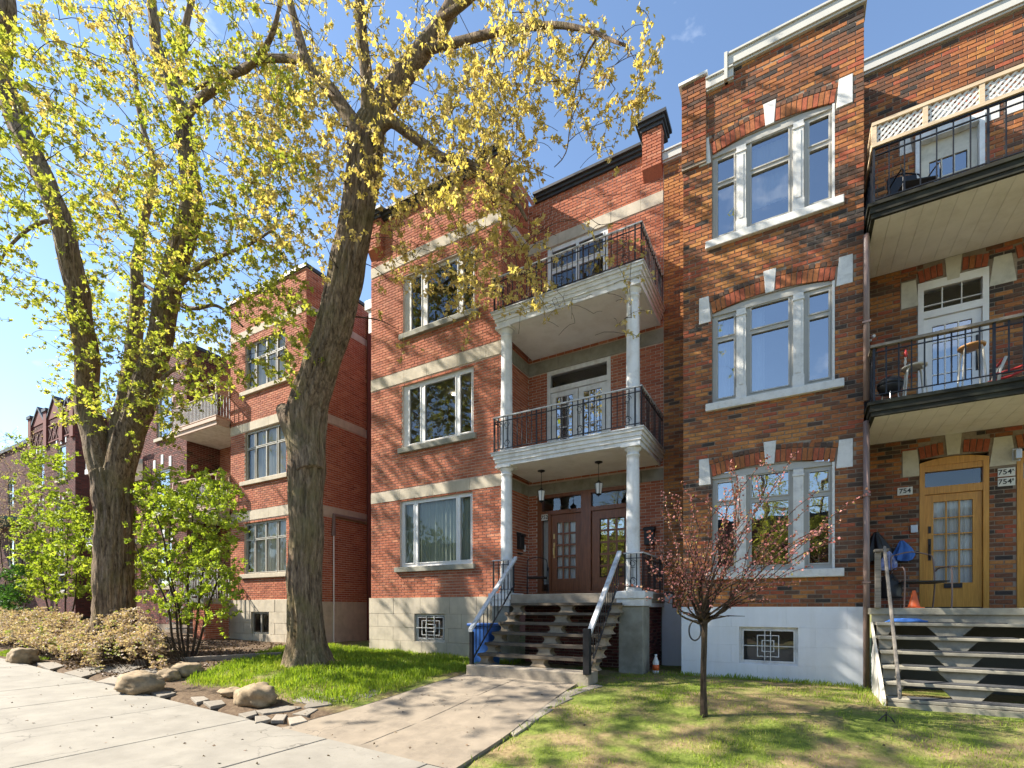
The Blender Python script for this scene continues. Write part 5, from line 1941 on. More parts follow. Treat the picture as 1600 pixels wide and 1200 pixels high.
# parapet: two frieze courses with raised diamonds, piers and little gables
for z in (9.75, 10.55):
    MB().fbox(fL, TX0 - .02, TX + .02, -.1, .05, z, z + .06).build("string_course", M['brick_wine'], TH)
for k in range(9):
    a = -34.15 + k * .57
    for s in (1, -1):
        o = piece("frieze_bar", TH, M['brick_wine'], fL.p(a, .02, 10.18), (.06, .04, .74), (0, s * .62, 0), tone=.15)
for a in (-34.4, -32.4, -30.5, -29.3):
    MB().fbox(fL, a - .19, a + .19, -.25, .10, 9.6, 11.35).build("parapet_pier", M['brick_wine'], TH)
    MB().fbox(fL, a - .25, a + .25, -.3, .15, 11.35, 11.5).build("pier_cap", M['cap_black'], TH)
for a, w, h in ((-33.4, .8, .8), (-31.45, .77, .95), (-29.9, .45, .55)):
    MB().prism([fL.p(a - w, .04, TT), fL.p(a + w, .04, TT), fL.p(a, .04, TT + h)], -fL.N * .3).build("gable", M['brick_wine'], TH)
    for s in (-1, 1):
        mb = MB()
        mb.prism([fL.p(a + s * w * 1.1, .09, TT - .04), fL.p(a, .09, TT + h), fL.p(a, .09, TT + h + .12), fL.p(a + s * w * 1.18, .09, TT + .05)], -fL.N * .4)
        mb.build("gable_coping", M['cap_black'], TH)

# ------------------------------------------------------------------ last house with a green balcony
GH = thing("row_house", "brown row house with a green balcony at the end of the street", "house", (-40, 11, 1.4))
GW = [(-37.8, -36.9, 7.1, 8.7), (-40.0, -39.1, 7.1, 8.7), (-37.8, -36.9, 3.9, 5.5)]
gw = wall_sheet(fL, -52, TX0, .3, 10.2, GW, "front_wall", M['mortar_brown'], GH)
st = []
lay_bricks(fL, -52, TX0, 1.4, 10.2, GW, [], gw, M['brick_wine'], lambda a, z, r: tone_wine(a, z, r) * .5, .0705, .222, .012, 0, 71, st)
set_bricks(st, 0)
q = MB().quad((-52, YL, 10.1), (TX0, YL, 10.1), (TX0, 22, 10.1), (-52, 22, 10.1))
groof = q.build("roof", M['asphalt'], GH)
MB().fbox(fL, -52, TX0 - .02, -.3, .12, 10.2, 10.38).build("coping", M['cap_black'], groof)
M['green_paint'] = plain('green_paint', (0.09, 0.20, 0.18), 0.5, 0.15, 4, bmp=.05)
for a0, a1, z0, z1 in GW:
    zm = (z0 + z1) / 2
    window(fL, GH, a0, a1, z0, z1, [(a0 + .07, a1 - .07, [(z0 + .07, zm - .03), (zm + .03, z1 - .07)])], M['white'], M['glass_sky'], depth=.8)
for zt in (6.1, 2.6):
    o = MB().box(-40, -34.7, 8.6, YL - .03, zt, zt + .18).build("balcony", M['green_paint'], GH)
    MB().box(-40, -34.7, 8.58, 8.62, zt + .3, zt + 1.15).build("balcony_panel", M['green_paint'], o)
    railing(o, (-40, 8.6), (-34.7, 8.6), zt + .18, zt + 1.3, M['green_paint'], M['green_paint'], spacing=.4, bar_r=.02)
for x in (-39.9, -37.2, -34.8):
    MB().box(x - .06, x + .06, 8.6, 8.72, .8, 6.1).build("balcony_post", M['green_paint'], GH)
# ------------------------------------------------------------------ trees and plants
def leaf_object(name, mat, P, D, size, tone, parent, wide=.8, fold=.18, lobes=1):
    """many small folded leaves: P base points, D directions; three lobes make a maple leaf"""
    P = np.asarray(P, float); D = np.asarray(D, float)
    D /= np.linalg.norm(D, axis=1)[:, None] + 1e-9
    X = np.cross(D, NR.normal(size=(len(P), 3)))
    X /= np.linalg.norm(X, axis=1)[:, None] + 1e-9
    N = np.cross(X, D)
    s = np.asarray(size, float)[:, None]
    parts = [(0.0, 1.0)] if lobes == 1 else [(0.0, 1.0), (0.95, .78), (-0.95, .78)]
    vs_ = []
    for ang, ln in parts:
        d = D * math.cos(ang) + X * math.sin(ang)
        x = X * math.cos(ang) - D * math.sin(ang)
        q = s * ln
        droop = N * s * (-.10 if ang else 0)
        v = np.empty((len(P), 4, 3))
        v[:, 0] = P
        v[:, 1] = P + d * q * .5 - x * q * wide * .5 + N * q * fold
        v[:, 2] = P + d * q + droop
        v[:, 3] = P + d * q * .5 + x * q * wide * .5 + N * q * fold
        vs_.append(v)
    v = np.concatenate(vs_)
    tone = np.tile(np.asarray(tone, float), len(parts))
    n = len(v)
    i = np.arange(n)[:, None] * 4
    f = np.concatenate([i + np.array([[0, 2, 1]]), i + np.array([[0, 3, 2]])], axis=1).reshape(-1, 3)
    me = bpy.data.meshes.new(name)
    me.vertices.add(n * 4)
    me.vertices.foreach_set("co", v.reshape(-1).astype(np.float32))
    me.loops.add(len(f) * 3)
    me.loops.foreach_set("vertex_index", f.reshape(-1).astype(np.int32))
    me.polygons.add(len(f))
    me.polygons.foreach_set("loop_start", (np.arange(len(f)) * 3).astype(np.int32))
    me.polygons.foreach_set("loop_total", np.full(len(f), 3, np.int32))
    a = me.attributes.new("tone", 'FLOAT', 'FACE')
    a.data.foreach_set("value", np.repeat(tone, 2).astype(np.float32))
    me.materials.append(mat)
    me.update(calc_edges=True)
    o = bpy.data.objects.new(name, me)
    link(o, parent)
    return o


def spline(pts, rad, step=.18):
    """smooth a polyline; returns points and radii"""
    out, ro = [], []
    n = len(pts)
    for i in range(n - 1):
        p0, p1, p2, p3 = pts[max(i - 1, 0)], pts[i], pts[i + 1], pts[min(i + 2, n - 1)]
        k = max(2, int((p2 - p1).length / step))
        for j in range(k):
            t = j / k
            q = 0.5 * ((2 * p1) + (p2 - p0) * t + (2 * p0 - 5 * p1 + 4 * p2 - p3) * t * t + (3 * p1 - p0 - 3 * p2 + p3) * t ** 3)
            out.append(q)
            ro.append(rad[i] + (rad[i + 1] - rad[i]) * t)
    out.append(pts[-1]); ro.append(rad[-1])
    return out, ro


class Grower:
    def __init__(self, seed):
        self.r = random.Random(seed)
        self.P = np.zeros((60000, 3)); self.R = np.zeros(60000); self.n = 0
        self.mb = MB()
        self.big = MB()

    def add(self, p, rad):
        if self.n < len(self.P):
            self.P[self.n] = p; self.R[self.n] = rad; self.n += 1

    def limb(self, pts, rad, seg=22, ridge=.10, start=1, base_flare=0.0):
        pts, rad = spline(pts, rad, .045 if rad[0] > .2 else .08)
        L = len(pts)
        off = self.r.uniform(0, 50)

        def wob(th, i, p):
            c, s = math.cos(th), math.sin(th)
            v = noise.noise(Vector((c * 4.5, s * 4.5, p.z * .9 + off)))
            w = noise.noise(Vector((c * 9, s * 9, p.z * 1.3 + off)))
            k = noise.noise(Vector((c * 6.5, s * 6.5, p.z * .85 - off)))
            fl = base_flare * math.exp(-max(0, i) * .12) * (.5 + .5 * math.sin(th * 5 + off))
            return 1 + ridge * (v * .45 + w * .55 + .75 * (.35 - abs(k) * 1.9)) + fl
        pts = [p + Vector((noise.noise(p * 1.1), noise.noise(p * 1.1 + Vector((9, 0, 0))), 0)) * .05 for p in pts]
        (self.big).tube(pts, rad, seg if rad[0] > .15 else 10, wob=wob)
        for i, (p, q) in enumerate(zip(pts, rad)):
            if i >= L * start * 0 and i % 3 == 0:
                self.add(p, q)

    def nearest(self, t, lo=0.0):
        d = np.linalg.norm(self.P[:self.n] - np.asarray(t), axis=1)
        d = d + 0.8 * np.maximum(0, self.P[:self.n, 2] - t[2] + lo)      # prefer to grow outwards and up
        return int(np.argmin(d))

    def branch(self, target, rmin=.004, sag=.0, seg=5, thick=.0055, minlen=.12):
        k = self.nearest(target)
        a = Vector(self.P[k]); b = Vector(target)
        L = (b - a).length
        if L < minlen: return None
        r0 = min(self.R[k] * .7, rmin + thick * L)
        up = Vector((self.r.gauss(0, .12), self.r.gauss(0, .12), .22 + self.r.gauss(0, .08))) * L
        n = max(3, int(L / .14))
        pts, rr = [], []
        for i in range(n + 1):
            t = i / n
            p = a.lerp(b, t) + up * (t * (1 - t)) - Vector((0, 0, sag)) * t * t * L
            p += Vector((noise.noise(p * 2.3), noise.noise(p * 2.3 + Vector((5, 5, 0))), noise.noise(p * 2.3 + Vector((0, 7, 3))))) * .10 * t * min(1, L)
            pts.append(p); rr.append(max(rmin * .8, r0 * (1 - .75 * t)))
        self.mb.tube(pts, rr, seg, cap=False)
        for p, q in zip(pts[1:], rr[1:]):
            self.add(p, q)
        return pts


def px_box(box, n, rnd):
    if box[0] == 'xyz':
        return [Vector((rnd.uniform(box[1], box[2]), rnd.uniform(box[3], box[4]), rnd.uniform(box[5], box[6]))) for _ in range(n)]
    u0, u1, v0, v1, y0, y1 = box
    return [at(rnd.uniform(u0, u1), rnd.uniform(v0, v1), rnd.uniform(y0, y1)) for _ in range(n)]


def foliage(g, boxes, twigs_per, spread, droop, size, per_node, name, mat, root, leaf_droop=.5, every=1, bare=.0, tone_fn=None, scale=1.0, lobes=3):
    LP, LD, LS, LT = [], [], [], []
    pts = [(p, dens) for bx, n, dens in boxes for p in px_box(bx, max(1, int(n * scale)), g.r)]
    base = g.P[:g.n].copy()
    pts.sort(key=lambda q: float(np.min(np.linalg.norm(base - np.asarray(q[0]), axis=1))))
    ends = []
    for p, dens in pts:
        b = g.branch(p, rmin=.006, thick=.009, minlen=.1)
        ends.append((Vector(p), dens, b))
    for p, dens, b in ends:
        for _ in range(max(1, int(round(twigs_per * dens)))):
            d = Vector((g.r.gauss(0, 1), g.r.gauss(0, 1), g.r.gauss(0, .8)))
            d = d.normalized() * spread * g.r.uniform(.45, 1.1)
            t = p + d - Vector((0, 0, droop * g.r.uniform(.3, 1.0)))
            tw = g.branch(t, rmin=.0042, thick=.0045, seg=4, sag=.15 * (droop > 0), minlen=.08)
            if not tw or g.r.random() < bare: continue
            m = len(tw)
            for i in range(max(1, m // 3), m, every):
                c = tw[i]
                tn = g.r.gauss(0, .16)
                for _k in range(per_node if i < m - 1 else per_node + 2):
                    LP.append(c + Vector((g.r.gauss(0, .025), g.r.gauss(0, .025), g.r.gauss(0, .025))))
                    dd = Vector((g.r.gauss(0, 1), g.r.gauss(0, 1), g.r.gauss(0, .8) - leaf_droop))
                    LD.append(dd); LS.append(size * g.r.uniform(.4, 1.35))
                    LT.append(min(1, max(0, (tone_fn(c) if tone_fn else .5) + tn + g.r.gauss(0, .14))))
    o = leaf_object(name, mat, [tuple(q) for q in LP], [tuple(q) for q in LD], LS, LT, root, wide=.55, lobes=lobes)
    o['kind'] = 'stuff'
    return o, len(LP)


def P3(lst, y=None):
    return [at(*q) if len(q) == 3 else at(q[0], q[1], y) for q in lst]


# ---- big maple in front of the houses
T1 = thing("maple_tree", "big leaning maple with furrowed bark and golden young leaves on the grass", "tree", at(480, 1040, 6.85))
g = Grower(11)
tr = [(480, 1052), (479, 1030), (478, 1005), (477, 960), (477, 900), (479, 800), (480, 720), (480, 655), (487, 620), (503, 570), (523, 505), (537, 445), (556, 345), (567, 265), (573, 215), (582, 185)]
rd = [.53, .44, .37, .335, .33, .34, .36, .40, .355, .33, .335, .32, .30, .31, .33, .24]
g.limb(P3(tr, 6.85), rd, seg=80, ridge=.19, base_flare=.28)
g.limb(P3([(484, 735), (476, 700), (464, 668), (452, 648), (444, 640)], 6.75), [.26, .30, .27, .20, .13], seg=28)                       # the knob of a lost limb
g.limb(P3([(570, 235, 6.8), (556, 200, 6.8), (538, 172, 6.7), (512, 135, 6.6), (492, 112, 6.5), (470, 70, 6.4), (455, 10, 6.3), (440, -60, 6.2)]), [.17, .15, .13, .115, .10, .085, .07, .05])
g.limb(P3([(500, 120, 6.55), (470, 95, 6.5), (430, 92, 6.4), (395, 98, 6.3), (340, 125, 6.1), (305, 140, 6.0)]), [.085, .08, .07, .06, .045, .03])
g.limb(P3([(578, 200, 6.9), (600, 160, 7.0), (625, 125, 7.1), (660, 80, 7.2), (700, 20, 7.3), (730, -60, 7.4)]), [.24, .22, .20, .17, .14, .09])
g.limb(P3([(575, 190, 6.8), (573, 130, 6.6), (565, 60, 6.4), (560, -30, 6.2), (565, -120, 6.1)]), [.15, .12, .10, .08, .05])
g.limb(P3([(590, 205, 6.9), (610, 190, 7.0), (632, 202, 7.1), (660, 222, 7.2), (690, 245, 7.3), (720, 250, 7.4), (745, 262, 7.5), (775, 292, 7.6), (800, 305, 7.7), (822, 345, 7.8)]), [.12, .10, .09, .085, .08, .075, .065, .055, .045, .025])
g.limb(P3([(660, 80, 7.2), (740, 60, 7.3), (830, 40, 7.3), (920, 50, 7.3), (980, 72, 7.2)]), [.09, .07, .055, .035, .018])
g.limb(P3([(690, 30, 7.2), (790, -40, 7.0), (900, -60, 6.8), (960, 0, 6.7)]), [.08, .06, .04, .02])
g.limb(P3([(930, 62, 7.3), (905, 110, 7.35), (893, 190, 7.4), (885, 240, 7.5), (868, 262, 7.6)]), [.02, .014, .011, .009, .006])
BOX1 = [((400, 800, 60, 300, 5.7, 8.4), 210, 1.0), ((590, 830, 230, 450, 6.9, 8.8), 120, .7), ((700, 850, 60, 280, 6.6, 8.4), 60, .8), ((835, 1000, 20, 130, 6.6, 7.8), 30, .8), ((880, 975, 100, 190, 7.1, 7.7), 10, .8),
        ((790, 1000, 330, 500, 7.8, 8.9), 26, .35), ((620, 780, 400, 520, 7.4, 8.9), 16, .5), ((330, 560, 70, 380, 5.6, 8.0), 120, .9), ((380, 900, -190, 60, 5.2, 8.6), 130, .9), (('xyz', -11.5, -6.0, 2.6, 5.4, 8.5, 13.0), 75, .9)]
foliage(g, BOX1, 6, .46, .42, .070, 2, "crown", M['leaf_gold'], T1, leaf_droop=.7, tone_fn=lambda c: .54, scale=.80)
for p in px_box((770, 1000, 290, 520, 7.8, 8.9), 70, g.r) + px_box((620, 850, 180, 420, 7.4, 8.8), 70, g.r) + px_box((820, 960, 100, 300, 7.0, 8.2), 40, g.r):
    g.branch(p, rmin=.0045, thick=.004, sag=.12)
g.big.build("trunk", M['bark'], T1, smooth=True)
o = g.mb.build("twigs", M['bark_dark'], T1, smooth=True); o['kind'] = 'stuff'

# ---- forked maple further left
T2 = thing("maple_tree", "forked maple with three upright stems and lime green leaves above the pale shrubs", "tree", at(178, 1015, 6.0))
g = Grower(23)
g.limb(P3([(178, 1035), (178, 1000), (178, 950), (178, 880), (177, 820), (175, 775), (172, 740)], 6.0), [.60, .48, .43, .405, .40, .42, .40], seg=72, ridge=.18, base_flare=.28)
g.limb(P3([(172, 770, 6.0), (160, 725, 5.95), (147, 680, 5.9), (139, 640, 5.85), (137, 600, 5.75), (135, 555, 5.65), (128, 500, 5.5), (117, 440, 5.35), (107, 390, 5.2), (93, 340, 5.05), (74, 290, 4.9), (50, 240, 4.75), (25, 185, 4.6), (8, 130, 4.45), (4, 80, 4.4), (12, 10, 4.35), (0, -80, 4.3)]),
       [.34, .31, .29, .27, .25, .25, .25, .25, .235, .23, .225, .225, .225, .205, .19, .15, .09], seg=48, ridge=.17)
g.limb(P3([(180, 770, 6.05), (192, 720, 6.1), (206, 670, 6.15), (222, 620, 6.2), (238, 570, 6.25), (252, 520, 6.3), (262, 470, 6.3), (274, 420, 6.3), (288, 370, 6.3), (298, 320, 6.3), (296, 270, 6.3), (289, 215, 6.3), (282, 175, 6.3), (266, 130, 6.3), (248, 85, 6.3), (240, 20, 6.3), (230, -60, 6.3)]),
       [.34, .33, .31, .30, .28, .27, .26, .25, .24, .22, .19, .18, .16, .15, .14, .11, .08], seg=48, ridge=.17)
g.limb(P3([(180, 740, 6.15), (186, 690, 6.3), (194, 640, 6.4), (203, 590, 6.5), (210, 540, 6.55), (214, 480, 6.6), (214, 420, 6.6), (222, 360, 6.6), (236, 300, 6.6), (238, 250, 6.6), (222, 190, 6.6), (210, 110, 6.6), (203, 30, 6.6)]),
       [.26, .25, .24, .22, .20, .17, .15, .10, .085, .075, .065, .05, .035], seg=24)
g.limb(P3([(283, 185, 6.3), (300, 168, 6.2), (325, 148, 6.1), (360, 118, 6.0), (385, 105, 5.9), (420, 60, 5.8), (440, 0, 5.8)]), [.12, .10, .09, .08, .07, .05, .03])
g.limb(P3([(278, 190, 6.3), (280, 130, 6.4), (285, 70, 6.5), (300, 0, 6.6), (310, -80, 6.6)]), [.10, .09, .085, .07, .04])
g.limb(P3([(268, 460, 6.3), (300, 425, 6.3), (340, 400, 6.4), (390, 380, 6.5), (440, 350, 6.6)]), [.07, .06, .045, .03, .016])
g.limb(P3([(215, 440, 6.6), (290, 480, 6.7), (340, 478, 6.8), (380, 510, 6.9)]), [.05, .05, .035, .02])
g.limb(P3([(100, 360, 5.1), (70, 345, 4.9), (35, 365, 4.7), (10, 395, 4.5), (-10, 430, 4.4)]), [.06, .05, .04, .03, .015])
g.limb(P3([(200, 360, 6.5), (165, 300, 6.4), (110, 268, 6.3), (62, 245, 6.3)]), [.05, .04, .03, .012])
g.limb(P3([(225, 620, 6.2), (270, 580, 6.3), (300, 570, 6.4)]), [.06, .04, .02])
BOX2 = [((100, 330, 300, 620, 4.9, 7.0), 180, 1.0), ((80, 330, 70, 330, 4.6, 7.2), 150, .95), ((300, 470, 300, 600, 6.0, 7.5), 105, 1.0), ((0, 95, 370, 470, 4.0, 4.9), 12, .9), ((10, 80, 300, 350, 4.2, 5.0), 7, .7), ((20, 140, 500, 560, 4.6, 5.6), 7, .8),
        ((75, 160, 590, 660, 5.3, 6.4), 12, .9), ((160, 290, 600, 700, 5.6, 6.8), 22, .8), ((330, 470, 60, 320, 5.6, 7.4), 60, .9), ((20, 70, 60, 110, 4.1, 4.8), 9, .7), ((60, 420, -110, 60, 4.4, 7.2), 85, 1.0), (('xyz', -19.0, -12.6, 1.2, 4.4, 8.0, 14.0), 150, .9), (('xyz', -13.6, -9.6, 0.8, 3.4, 8.8, 12.0), 105, 1.0)]  # xyz boxes: unseen street-side crown, added to shade lawn and path
foliage(g, BOX2, 6, .45, .28, .084, 2, "crown", M['leaf_lime'], T2, leaf_droop=.5, tone_fn=lambda c: .55 + .015 * (c.z - 8), scale=.78)
g.big.build("trunk", M['bark'], T2, smooth=True)
o = g.mb.build("twigs", M['bark_dark'], T2, smooth=True); o['kind'] = 'stuff'


def shrub(name, label, cat, base, stems, boxes, mat, size, twigs, spread, seed, per=2, bark='bark_dark', droop=0.0, rad=.03, wide=.8, leaf_droop=-.1):
    t = thing(name, label, cat, base)
    g = Grower(seed)
    for s in stems:
        p = [Vector(q) for q in s]
        n = len(p)
        g.limb(p, [rad * (1 - .75 * i / (n - 1)) for i in range(n)], ridge=.05)
    foliage(g, boxes, twigs, spread, droop, size, per, "crown", mat, t, leaf_droop=leaf_droop, tone_fn=lambda c: .55)
    g.big.build("stem", M[bark], t, smooth=True)
    o = g.mb.build("twigs", M[bark], t, smooth=True); o['kind'] = 'stuff'
    return t


def on_ground(u, Y):
    p = at(u, 900, Y)
    return Vector((p.x, p.y, gz(p.x, p.y) - .03))


b0 = on_ground(292, 6.4)
sts = []
for du, pts in ((-8, [(262, 880), (240, 800), (222, 770)]), (0, [(295, 890), (302, 810), (312, 755)]), (6, [(318, 890), (335, 830), (345, 780)]), (-3, [(275, 930), (262, 850), (268, 790)]), (10, [(330, 930), (352, 880), (360, 850)]), (-14, [(255, 930), (225, 880), (208, 840)])):
    q = on_ground(292 + du, 6.4 + du * .01)
    sts.append([q] + [at(u, v, 6.4 + du * .03) for u, v in pts])
shrub("lilac_shrub", "tall lime green leafy shrub growing between trunk and wooden balconies", "shrub", b0, sts,
      [((215, 345, 760, 900, 5.9, 7.0), 85, 1.0), ((265, 355, 735, 800, 6.0, 6.9), 26, 1.0), ((330, 368, 780, 890, 6.2, 6.9), 16, .9), ((205, 260, 740, 830, 5.9, 6.8), 20, .9), ((262, 365, 890, 975, 6.0, 6.7), 26, .8), ((212, 300, 880, 960, 6.0, 6.6), 16, .8)], M['leaf_shrub'], .085, 6, .34, 31)
b0 = on_ground(95, 6.7)
sts = [[on_ground(95 + d, 6.7), at(95 + d * 2.2, 880, 6.7), at(95 + d * 3.6, 800, 6.7)] for d in (-14, -5, 4, 13)]
shrub("leafy_shrub", "yellow-green leafy shrub behind the forked trunk near the dark houses", "shrub", b0, sts,
      [((30, 150, 800, 925, 6.2, 7.2), 110, 1.0), ((20, 130, 690, 800, 6.2, 7.2), 55, .7), ((140, 235, 820, 920, 6.6, 7.3), 40, .9)], M['leaf_shrub'], .095, 6, .4, 37)
b0 = on_ground(12, 6.0)
sts = [[on_ground(12 + d, 6.0), at(12 + d * 2, 910, 6.0)] for d in (-12, 0, 12)]
shrub("evergreen_bush", "dark green low bush at the picture edge behind the pale shrub", "bush", b0, sts, [((-25, 32, 888, 965, 5.7, 6.4), 50, 1.0)], M['leaf_dark'], .08, 7, .25, 41)

b0 = on_ground(25, 7.6)
sts = [[on_ground(25 + d, 7.6), at(25 + d * 2.5, 850, 7.6), at(25 + d * 4, 740, 7.6)] for d in (-10, -3, 4, 11)]
shrub("bare_shrub", "brown twiggy shrub barely in leaf before the end houses", "shrub", b0, sts, [((-20, 75, 680, 900, 7.2, 8.2), 130, 1.0)], M['bloom_dry'], .035, 7, .45, 43, per=1)

# pale dry-flowered shrubs: upright stems, flat clusters
def dry_shrub(label, u0, u1, y0, y1, n, hmax, seed, name="hydrangea_shrub"):
    rr = random.Random(seed)
    base = on_ground((u0 + u1) / 2, (y0 + y1) / 2)
    t = thing(name, label, "shrub", base)
    mb = MB()
    LP, LD, LS, LT = [], [], [], []
    xa, xb = at(u0, 950, y1).x, at(u1, 950, y1).x
    for _ in range(n):
        u, y = rr.uniform(u0, u1), rr.uniform(y0, y1)
        x = at(u, 950, y).x
        g0 = gz(x, y)
        f = (y - y0) / (y1 - y0)
        crown = hmax * (.50 + .5 * min(1, f * 1.5)) * (1 + .28 * noise.noise(Vector((x * .9, y * .9, seed)))) * (1 - .45 * abs(2 * (u - u0) / (u1 - u0) - 1) ** 4)
        h = crown * (1 - .55 * rr.random() ** 1.8)
        p = Vector((x, y - .12 * rr.random(), g0 + h))
        foot = Vector((x + rr.gauss(0, .12), y + .35 + rr.gauss(0, .1), 0))
        foot.z = gz(foot.x, foot.y) - .02
        midp = foot.lerp(p, .55) + Vector((rr.gauss(0, .04), .06, .10))
        mb.tube([foot, midp, p], [.007, .005, .003], 4, cap=False)
        tn = rr.gauss(.58, .20)
        for lv in range(rr.choice((1, 1, 2, 2, 3))):
            c = p - Vector((rr.gauss(0, .03), rr.gauss(0, .03), lv * .075))
            tilt = Vector((rr.gauss(0, .25), rr.gauss(-.15, .25), 0))
            for k in range(12):
                a = rr.uniform(0, 6.28)
                q = rr.uniform(0, .05)
                LP.append((c.x + q * math.cos(a), c.y + q * math.sin(a), c.z + rr.gauss(0, .012)))
                LD.append((math.cos(a), math.sin(a), rr.gauss(.05, .35) + tilt.x * math.cos(a) + tilt.y * math.sin(a)))
                LS.append(rr.uniform(.028, .06))
                LT.append(min(1, max(0, tn + rr.gauss(0, .14))))
    mb.build("stem", M['bark_dark'], t)['kind'] = 'stuff'
    o = leaf_object("crown", M['bloom_dry'], LP, LD, LS, LT, t, wide=.9, fold=.05)
    o['kind'] = 'stuff'


dry_shrub("wide pale pink shrub of dry flower heads spilling towards the sidewalk", -40, 160, 4.75, 6.1, 1500, .98, 3)
dry_shrub("taller rust tinted dry-flowered shrub hugging the forked trunk", 150, 262, 5.15, 6.0, 420, 1.15, 4)

# little plum tree on the lawn
PL = thing("plum_tree", "small purple-leaved tree on a thin stem in the lawn before the white basement", "tree", gpt(1101, 1118))
g = Grower(51)
b0 = gpt(1101, 1118)
Y0 = b0.y
g.limb([b0 - Vector((0, 0, .05)), at(1100, 1085, Y0), at(1098, 1040, Y0), at(1098, 1000, Y0), at(1099, 968, Y0)], [.052, .040, .036, .037, .046], seg=14, ridge=.10)
top = at(1099, 970, Y0)
rr = random.Random(9)
LP, LD, LS, LT = [], [], [], []
ends = [(1022, 842), (1035, 800), (1012, 880), (1060, 775), (1085, 790), (1105, 775), (1132, 762), (1128, 800), (1160, 800), (1185, 790), (1225, 745), (1230, 815), (1265, 835), (1285, 822), (1255, 872), (1240, 860), (1200, 850), (1170, 868), (1060, 850), (1045, 870), (1028, 905), (1040, 930), (1075, 860), (1150, 905), (1210, 880), (1095, 820), (1115, 850), (1145, 770)]
for k, (u, v) in enumerate(ends):
    y = Y0 + rr.uniform(-.8, .8)
    e = at(u, v, y)
    m1 = top.lerp(e, .32) + Vector((rr.gauss(0, .07), rr.gauss(0, .07), .02 + rr.gauss(0, .09))); m2 = top.lerp(e, .68) + Vector((rr.gauss(0, .10), rr.gauss(0, .10), .05 + rr.gauss(0, .08)))
    pts, rad = spline([top + Vector((rr.gauss(0, .02), rr.gauss(0, .02), rr.uniform(-.06, .03))), m1, m2, e], [.018, .010, .006, .003], .06)
    g.mb.tube(pts, rad, 5, cap=False)
    subs = [pts]
    for _ in range(rr.choice((3, 4, 5))):
        i = rr.randrange(len(pts) // 4, len(pts) - 1)
        d = (e - top).normalized() * rr.uniform(.15, .45) + Vector((rr.gauss(0, .16), rr.gauss(0, .16), rr.gauss(.08, .12)))
        sp, sr = spline([pts[i], pts[i] + d * .5 + Vector((0, 0, .02)), pts[i] + d], [.005, .004, .0025], .06)
        g.mb.tube(sp, sr, 4, cap=False)
        subs.append(sp)
    for sp in subs:
        for i in range(max(1, int(len(sp) * .25)), len(sp)):
            for _ in range(3):
                LP.append(tuple(sp[i] + Vector((rr.gauss(0, .012), rr.gauss(0, .012), rr.gauss(0, .012)))))
                LD.append((rr.gauss(0, 1), rr.gauss(0, 1), rr.gauss(.2, .8)))
                LS.append(rr.uniform(.022, .044)); LT.append(min(1, max(0, rr.gauss(.55, .25))))
for _ in range(14):                                    # short dead shoots at the graft
    d = Vector((rr.gauss(0, .2), rr.gauss(0, .2), rr.uniform(-.02, .18)))
    g.mb.tube([top, top + d * .6 + Vector((0, 0, .03)), top + d], [.012, .008, .003], 5, cap=False)
leaf_object("crown", M['leaf_plum'], LP, LD, LS, LT, PL)['kind'] = 'stuff'
g.big.build("trunk", M['bark_dark'], PL, smooth=True)
g.mb.build("twigs", M['bark_dark'], PL, smooth=True)['kind'] = 'stuff'
c = at(1086, 985, Y0 - .08)
mb = MB()
mb.tube([c + Vector((.075 * math.cos(a), .02 * math.sin(a), .13 * math.sin(a))) for a in [i * 2 * math.pi / 28 for i in range(29)]], .011, 6, cap=False)
tag(mb.build("rubber_ring", M['black'], smooth=True), "black rubber loop hanging from the fork of the little purple tree", "loop")


# ---- grass
def in_path(x, y):
    l, r_ = path_x(min(max(y, 4.27), 7.72))
    return l - .08 < x < r_ + .03 and y < 7.75


def grass(n, x0, x1, y0, y1, h, keep, tone, name, label, w=.008):
    X = NR.uniform(x0, x1, n); Y = NR.uniform(y0, y1, n)
    LP, LD, LS, LT = [], [], [], []
    for x, y in zip(X, Y):
        k = keep(x, y)
        if k <= 0 or NR.random() > k or in_path(x, y): continue
        LP.append((x, y, gz(x, y) - .005)); LD.append((NR.normal(0, .35), NR.normal(0, .35), 1))
        LS.append(h * NR.uniform(.45, 1.3) * (.6 + .4 * k) * (1 + .55 * noise.noise(Vector((x * 4.5, y * 4.5, 6))))); LT.append(min(1, max(0, tone(x, y) + NR.normal(0, .16))))
    o = leaf_object(name, M['grass'], LP, LD, LS, LT, None, wide=.13, fold=.02)
    tag(o, label, "grass", kind='stuff')


def keep_left(x, y):
    if (x + 8.9) ** 2 + (y - 6.85) ** 2 < .17: return 0
    edge = 5.0 + .35 * noise.noise(Vector((x * 1.5, 0, 0))) + .2 * max(0, x + 8)
    if y < edge: return 0
    e2 = path_x(min(y, 7.7))[0] - .25 - .25 * noise.noise(Vector((y * 2, x, 3)))
    if x > e2 and y < 7.9: return 0.05
    if x < -10.3 - .53 * (y - 5.1) + .3 * noise.noise(Vector((y, 0, 8))): return 0
    return min(1, max(0, .78 + .9 * noise.noise(Vector((x * 1.3, y * 1.3, 4))))) * min(1, (y - edge) / .4 + .15)


grass(95000, -12.8, -5.4, 4.7, 9.84, .125, keep_left, lambda x, y: .55 + .3 * noise.noise(Vector((x, y, 1))), "grass", "lush bright green grass round the leaning maple")


def keep_right(x, y):
    if y < 4.35: return 0
    if x > -.1 and y > 8.0 and x > .95: return 0
    v = .44 + 1.0 * noise.noise(Vector((x * .9, y * 1.1, 14)))
    if x < path_x(min(y, 7.7))[1] + .35: v -= .5
    return min(1, max(0.06, v))


